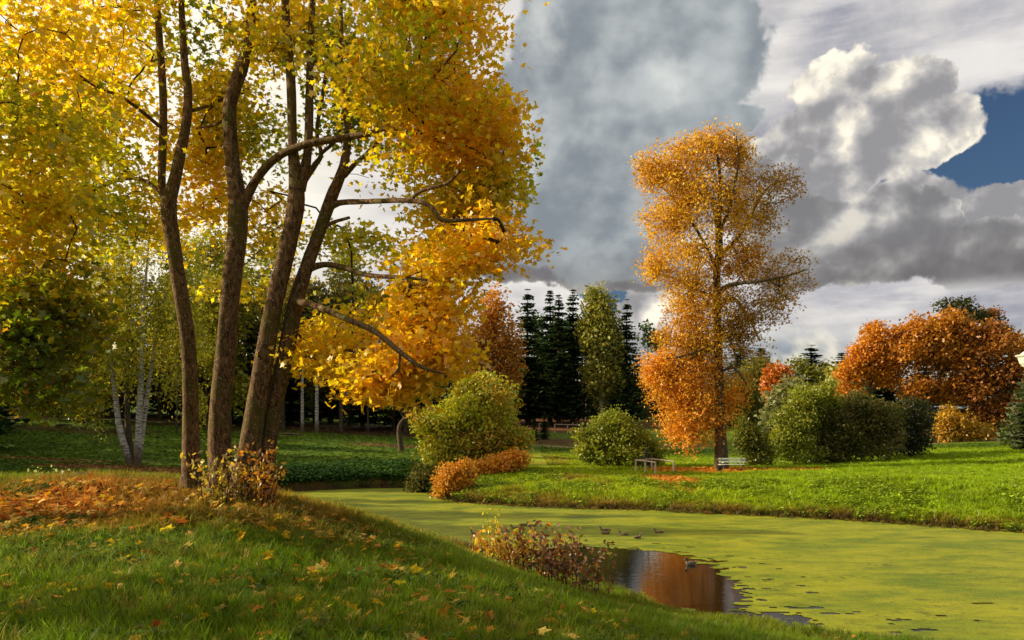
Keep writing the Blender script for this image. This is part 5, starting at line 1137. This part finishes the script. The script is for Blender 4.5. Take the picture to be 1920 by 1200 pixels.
# near grass: evenly dense in the picture, thinner in the far
x, y = sample(52000, 3.2, 19, 1.12, 1.15); x2 = rng.uniform(-12, 8, 6000); y2 = rng.uniform(2, 18, 6000); x = np.concatenate([x, x2]); y = np.concatenate([y, y2])
sd_ = pond_sd(x, y); keep = (sd_ > .12) & (y < 30)
lit_ = litter_amt(x, y); keep &= rng.uniform(size=len(x)) > lit_ * .82
x, y, sd_ = x[keep], y[keep], sd_[keep]
# the shoreline further along, seen past the crest
xb, yb2 = sample(9000, 17, 32, 1.0, 1, -.45, .2); k2 = (pond_sd(xb, yb2) > .05) & (pond_sd(xb, yb2) < 6); x = np.concatenate([x, xb[k2]]); y = np.concatenate([y, yb2[k2]])
z = ground(x, y); hsc = (.10 + .13 * fbm(x, y, 1.6, 71)) * rng.uniform(.6, 1.5, len(x)) * (1 + .03 * y)
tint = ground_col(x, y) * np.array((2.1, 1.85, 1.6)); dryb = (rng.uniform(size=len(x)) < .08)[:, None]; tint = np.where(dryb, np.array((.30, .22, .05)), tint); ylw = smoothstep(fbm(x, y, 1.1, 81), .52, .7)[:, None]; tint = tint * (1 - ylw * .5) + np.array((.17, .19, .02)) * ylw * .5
tint = tint * rng.uniform(.6, 1.45, (len(x), 1))
rot = np.stack([rng.normal(size=len(x)) * .15, rng.normal(size=len(x)) * .15, rng.uniform(0, 6.28, len(x))], 1)
gn_scatter('grass', np.stack([x, y, z - .01], 1), rot, np.stack([hsc * 1.15, hsc * 1.15, hsc], 1), tint, T_NEAR, 'uneven green grass of the near bank', 'grass', M_GRASS)
# broad-leaved weeds in the near grass
x, y = sample(16000, 3.5, 15, 1.1, 1.1); n_ = fbm(x, y, 1.3, 91); k_ = (n_ > .46) & (pond_sd(x, y) > .6); x, y = x[k_], y[k_]; z = ground(x, y)
gn_scatter('ground_herbs', np.stack([x, y, z], 1), np.stack([np.zeros(len(x)), np.zeros(len(x)), rng.uniform(0, 6.28, len(x))], 1), np.repeat(rng.uniform(.06, .13, (len(x), 1)), 3, 1), np.array((.075, .14, .02)) * rng.uniform(.6, 1.5, (len(x), 1)), [clover(300 + i) for i in range(4)], 'low broad-leaved herbs among the near grass', 'herbs', M_COVER)
# the meadow on the far bank
x, y = sample(52000, 30, 88, 1.06, 1.2, -.18, .66); sd_ = pond_sd(x, y); k_ = (sd_ > .05) & ((rng.uniform(size=len(x)) > litter_amt(x, y) * .9)) & ~((y > 62) & (x < 3)); x, y, sd_ = x[k_], y[k_], sd_[k_]; z = ground(x, y)
hsc = (.16 + .34 * fbm(x, y, 3.0, 101)) * rng.uniform(.6, 1.3, len(x)); hsc = hsc * np.where(sd_ < 10, 1.15, .75)
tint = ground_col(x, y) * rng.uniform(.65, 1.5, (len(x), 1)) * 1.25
gn_scatter('meadow_grass', np.stack([x, y, z - .02], 1), np.stack([rng.normal(size=len(x)) * .2, rng.normal(size=len(x)) * .2, rng.uniform(0, 6.28, len(x))], 1), np.stack([hsc * 1.5, hsc * 1.5, hsc], 1), tint, T_FAR, 'bright sunlit grass on the far bank', 'grass', M_GRASS)
x, y = sample(16000, 30, 62, 1.06, 1.0, -.1, .66); sd_ = pond_sd(x, y); k_ = (sd_ > .1) & (sd_ < 9) & (fbm(x, y, 2.4, 111) > .50); x, y = x[k_], y[k_]; z = ground(x, y)
gn_scatter('bank_herbs', np.stack([x, y, z], 1), np.stack([np.zeros(len(x)), np.zeros(len(x)), rng.uniform(0, 6.28, len(x))], 1), np.repeat(rng.uniform(.2, .42, (len(x), 1)), 3, 1), np.array((.22, .31, .012)) * rng.uniform(.5, 1.3, (len(x), 1)), [clover(320 + i, 18, .42) for i in range(4)], 'leafy green herbs on the slope of the far bank', 'herbs', M_COVER)
# lawn on the left
x, y = sample(30000, 38, 96, 1.06, 1.3, -.66, -.06); sd_ = pond_sd(x, y); k_ = (sd_ > .3); x, y = x[k_], y[k_]; z = ground(x, y); hsc = .13 * rng.uniform(.6, 1.7, len(x))
gn_scatter('lawn_grass', np.stack([x, y, z - .01], 1), np.stack([np.zeros(len(x)), np.zeros(len(x)), rng.uniform(0, 6.28, len(x))], 1), np.stack([hsc * 2, hsc * 2, hsc], 1), ground_col(x, y) * rng.uniform(.7, 1.4, (len(x), 1)), T_FAR, 'short shaded lawn behind the knoll', 'grass', M_GRASS)
# dense butterbur-like cover on the stream bank
x = rng.uniform(-22, -4, 20000); y = rng.uniform(50, 68, 20000); sd_ = pond_sd(x, y); lim_ = 5.2 + 1.2 * (fbm(x, y, 3, 7) - .5); k_ = (sd_ > .25) & (sd_ < lim_) & (y > 52); x, y = x[k_], y[k_]; z = ground(x, y)
gn_scatter('bank_ground_cover', np.stack([x, y, z], 1), np.stack([np.zeros(len(x)), np.zeros(len(x)), rng.uniform(0, 6.28, len(x))], 1), np.repeat(rng.uniform(.22, .42, (len(x), 1)), 3, 1), np.array((.05, .11, .015)) * rng.uniform(.6, 1.5, (len(x), 1)), [clover(340 + i, 16, .55) for i in range(4)], 'dense dark green leafy cover sloping to the stream edge', 'ground cover', M_COVER)
x = rng.uniform(1.5, 6.5, 5200); y = rng.uniform(17.5, 24.5, 5200); sd_ = pond_sd(x, y); k_ = (sd_ > -.25) & (sd_ < 1.6); x, y = x[k_], y[k_]; z = np.maximum(ground(x, y), 0); hsc = rng.uniform(.10, .26, len(x))
gn_scatter('shore_grass', np.stack([x, y, z], 1), np.stack([rng.normal(size=len(x)) * .25, rng.normal(size=len(x)) * .25, rng.uniform(0, 6.28, len(x))], 1), np.stack([hsc * 1.3, hsc * 1.3, hsc], 1), np.array((.30, .34, .02)) * rng.uniform(.5, 1.2, (len(x), 1)), T_NEAR, 'bright yellow-green grass growing into the open water at the near shore', 'grass', M_GRASS)
# dry reeds at the foot of the far bank
x, y = sample(14000, 30, 60, 1.06, 1.0, -.1, .66); sd_ = pond_sd(x, y); k_ = (sd_ > -.5) & (sd_ < 1.2); x, y, sd_ = x[k_], y[k_], sd_[k_]; z = np.maximum(ground(x, y), 0)
gn_scatter('dry_sedge', np.stack([x, y, z], 1), np.stack([rng.normal(size=len(x)) * .4, rng.normal(size=len(x)) * .4, rng.uniform(0, 6.28, len(x))], 1), np.repeat(rng.uniform(.15, .40, (len(x), 1)), 3, 1) * [1.4, 1.4, .8], pal_mix([(.30, .20, .04), (.22, .12, .03), (.16, .18, .02), (.10, .05, .02)], len(x)), T_FAR, 'dry brown sedge along the waterline of the far bank', 'sedge', M_GRASS)

# fallen maple leaves
def fl(seed):
    V, Fi = MAPLE_PROTO[seed % 4]; V = V.copy(); return mesh_np('fallen_leaf_kind', V, Fi, np.ones((len(V), 3)))
PF = [(.66, .27, .03), (.72, .44, .05), (.58, .14, .02), (.34, .13, .03), (.70, .52, .12), (.55, .26, .04)]
x, y = sample(42000, 4.2, 18, 1.1, 1.0); p_ = .07 + .62 * litter_amt(x, y); p_ = np.where(x > 1.5, .03, p_); k_ = (rng.uniform(size=len(x)) < p_) & (pond_sd(x, y) > .5); x, y = x[k_], y[k_]; z = ground(x, y) + rng.uniform(.03, .11, len(x))
gn_scatter('leaf_litter', np.stack([x, y, z], 1), np.stack([rng.normal(size=len(x)) * .35, rng.normal(size=len(x)) * .35, rng.uniform(0, 6.28, len(x))], 1), np.repeat(rng.uniform(.08, .17, (len(x), 1)), 3, 1), pal_mix(PF, len(x)), [fl(i) for i in range(4)], 'thick litter of fallen orange and brown leaves on the knoll', 'fallen leaves', M_COVER)
x = rng.uniform(8, 26, 9000); y = rng.uniform(50, 68, 9000); k_ = (rng.uniform(size=9000) < litter_amt(x, y)); x, y = x[k_], y[k_]; z = ground(x, y) + rng.uniform(.03, .1, len(x))
gn_scatter('leaf_carpet', np.stack([x, y, z], 1), np.stack([rng.normal(size=len(x)) * .3, rng.normal(size=len(x)) * .3, rng.uniform(0, 6.28, len(x))], 1), np.repeat(rng.uniform(.16, .30, (len(x), 1)), 3, 1), pal_mix([(.66, .24, .02), (.60, .30, .03), (.50, .16, .02)], len(x)), [fl(i) for i in range(4)], 'bright orange carpet of leaves under the lime tree', 'fallen leaves', M_COVER)
# single leaves one can pick out in the near grass
FG = 'single maple leaves lying in the near grass'
def put_leaf(px, py, cname, s, label, group=None):
    q = GS(px, py, 3.5, 30); me = leaf_mesh(random.randrange(4), cname); o = bpy.data.objects.new('fallen_leaf', me); C.objects.link(o)
    o.location = (q[0], q[1], q[2] + .10); o.scale = (s, s, s); o.rotation_euler = (random.uniform(.15, .7), random.gauss(0, .35), random.uniform(0, 6.28)); prop(o, label, 'leaf', group)
put_leaf(358, 1078, 'orange', .24, 'largest orange maple leaf lying in the grass below the trunks'); put_leaf(372, 1080, 'straw', .2, 'pale yellow leaf half under the largest orange one')
put_leaf(504, 1113, 'straw', .2, 'pale straw-coloured leaf alone in the grass right of centre-left'); put_leaf(5, 1112, 'red', .22, 'bright red leaf cut off by the left edge'); put_leaf(281, 1187, 'red', .2, 'red leaf at the very bottom of the grass'); put_leaf(242, 1192, 'rust', .2, 'rusty leaf beside the red one at the bottom')
put_leaf(792, 1083, 'orange', .22, 'orange leaf on the grass slope towards the pond'); put_leaf(776, 1088, 'gold', .18, 'golden leaf touching the orange one on the pond slope'); put_leaf(745, 1022, 'gold', .2, 'golden leaf high on the slope before the bank shrubs'); put_leaf(380, 1170, 'yellow', .2, 'upright yellow leaf stuck in the bottom grass')
put_leaf(88, 1126, 'yellow', .2, 'yellow leaf cluster low on the left side'); put_leaf(518, 985, 'yellow', .22, 'clear yellow leaf on the sunlit strip right of the trunks'); put_leaf(48, 1010, 'yellow', .24, 'bright yellow leaf on the brown litter at the left'); put_leaf(636, 1140, 'gold', .17, 'golden leaf low in the middle of the grass')
put_leaf(228, 1110, 'straw', .19, 'curled pale leaf in the dark grass at lower left'); put_leaf(310, 1010, 'yellow', .21, 'yellow leaf where litter gives way to grass'); put_leaf(505, 1055, 'orange', .2, 'small orange leaf in the grass above the straw-coloured one'); put_leaf(130, 1120, 'gold', .2, 'tan leaf right of the yellow cluster at the left')
nm = ['yellow', 'gold', 'orange', 'straw', 'rust', 'straw', 'orange']
for i in range(230):
    py = 925 + 270 * random.random() ** 1.2; px = random.uniform(0, 1150 if py > 1050 else 800)
    if py < 960 and px > 480: continue
    k_ = random.choice(nm); put_leaf(px, py, k_, random.uniform(.11, .19), {'yellow': 'yellow', 'gold': 'golden', 'orange': 'orange', 'straw': 'pale straw-coloured', 'rust': 'rusty brown'}[k_] + ' maple leaf lying ' + ('high on the knoll' if py < 1000 else 'halfway down the near slope' if py < 1090 else 'low in the nearest grass') + (' at the left' if px < 330 else ' below the trunks' if px < 640 else ' towards the pond'), FG + ', ' + k_)
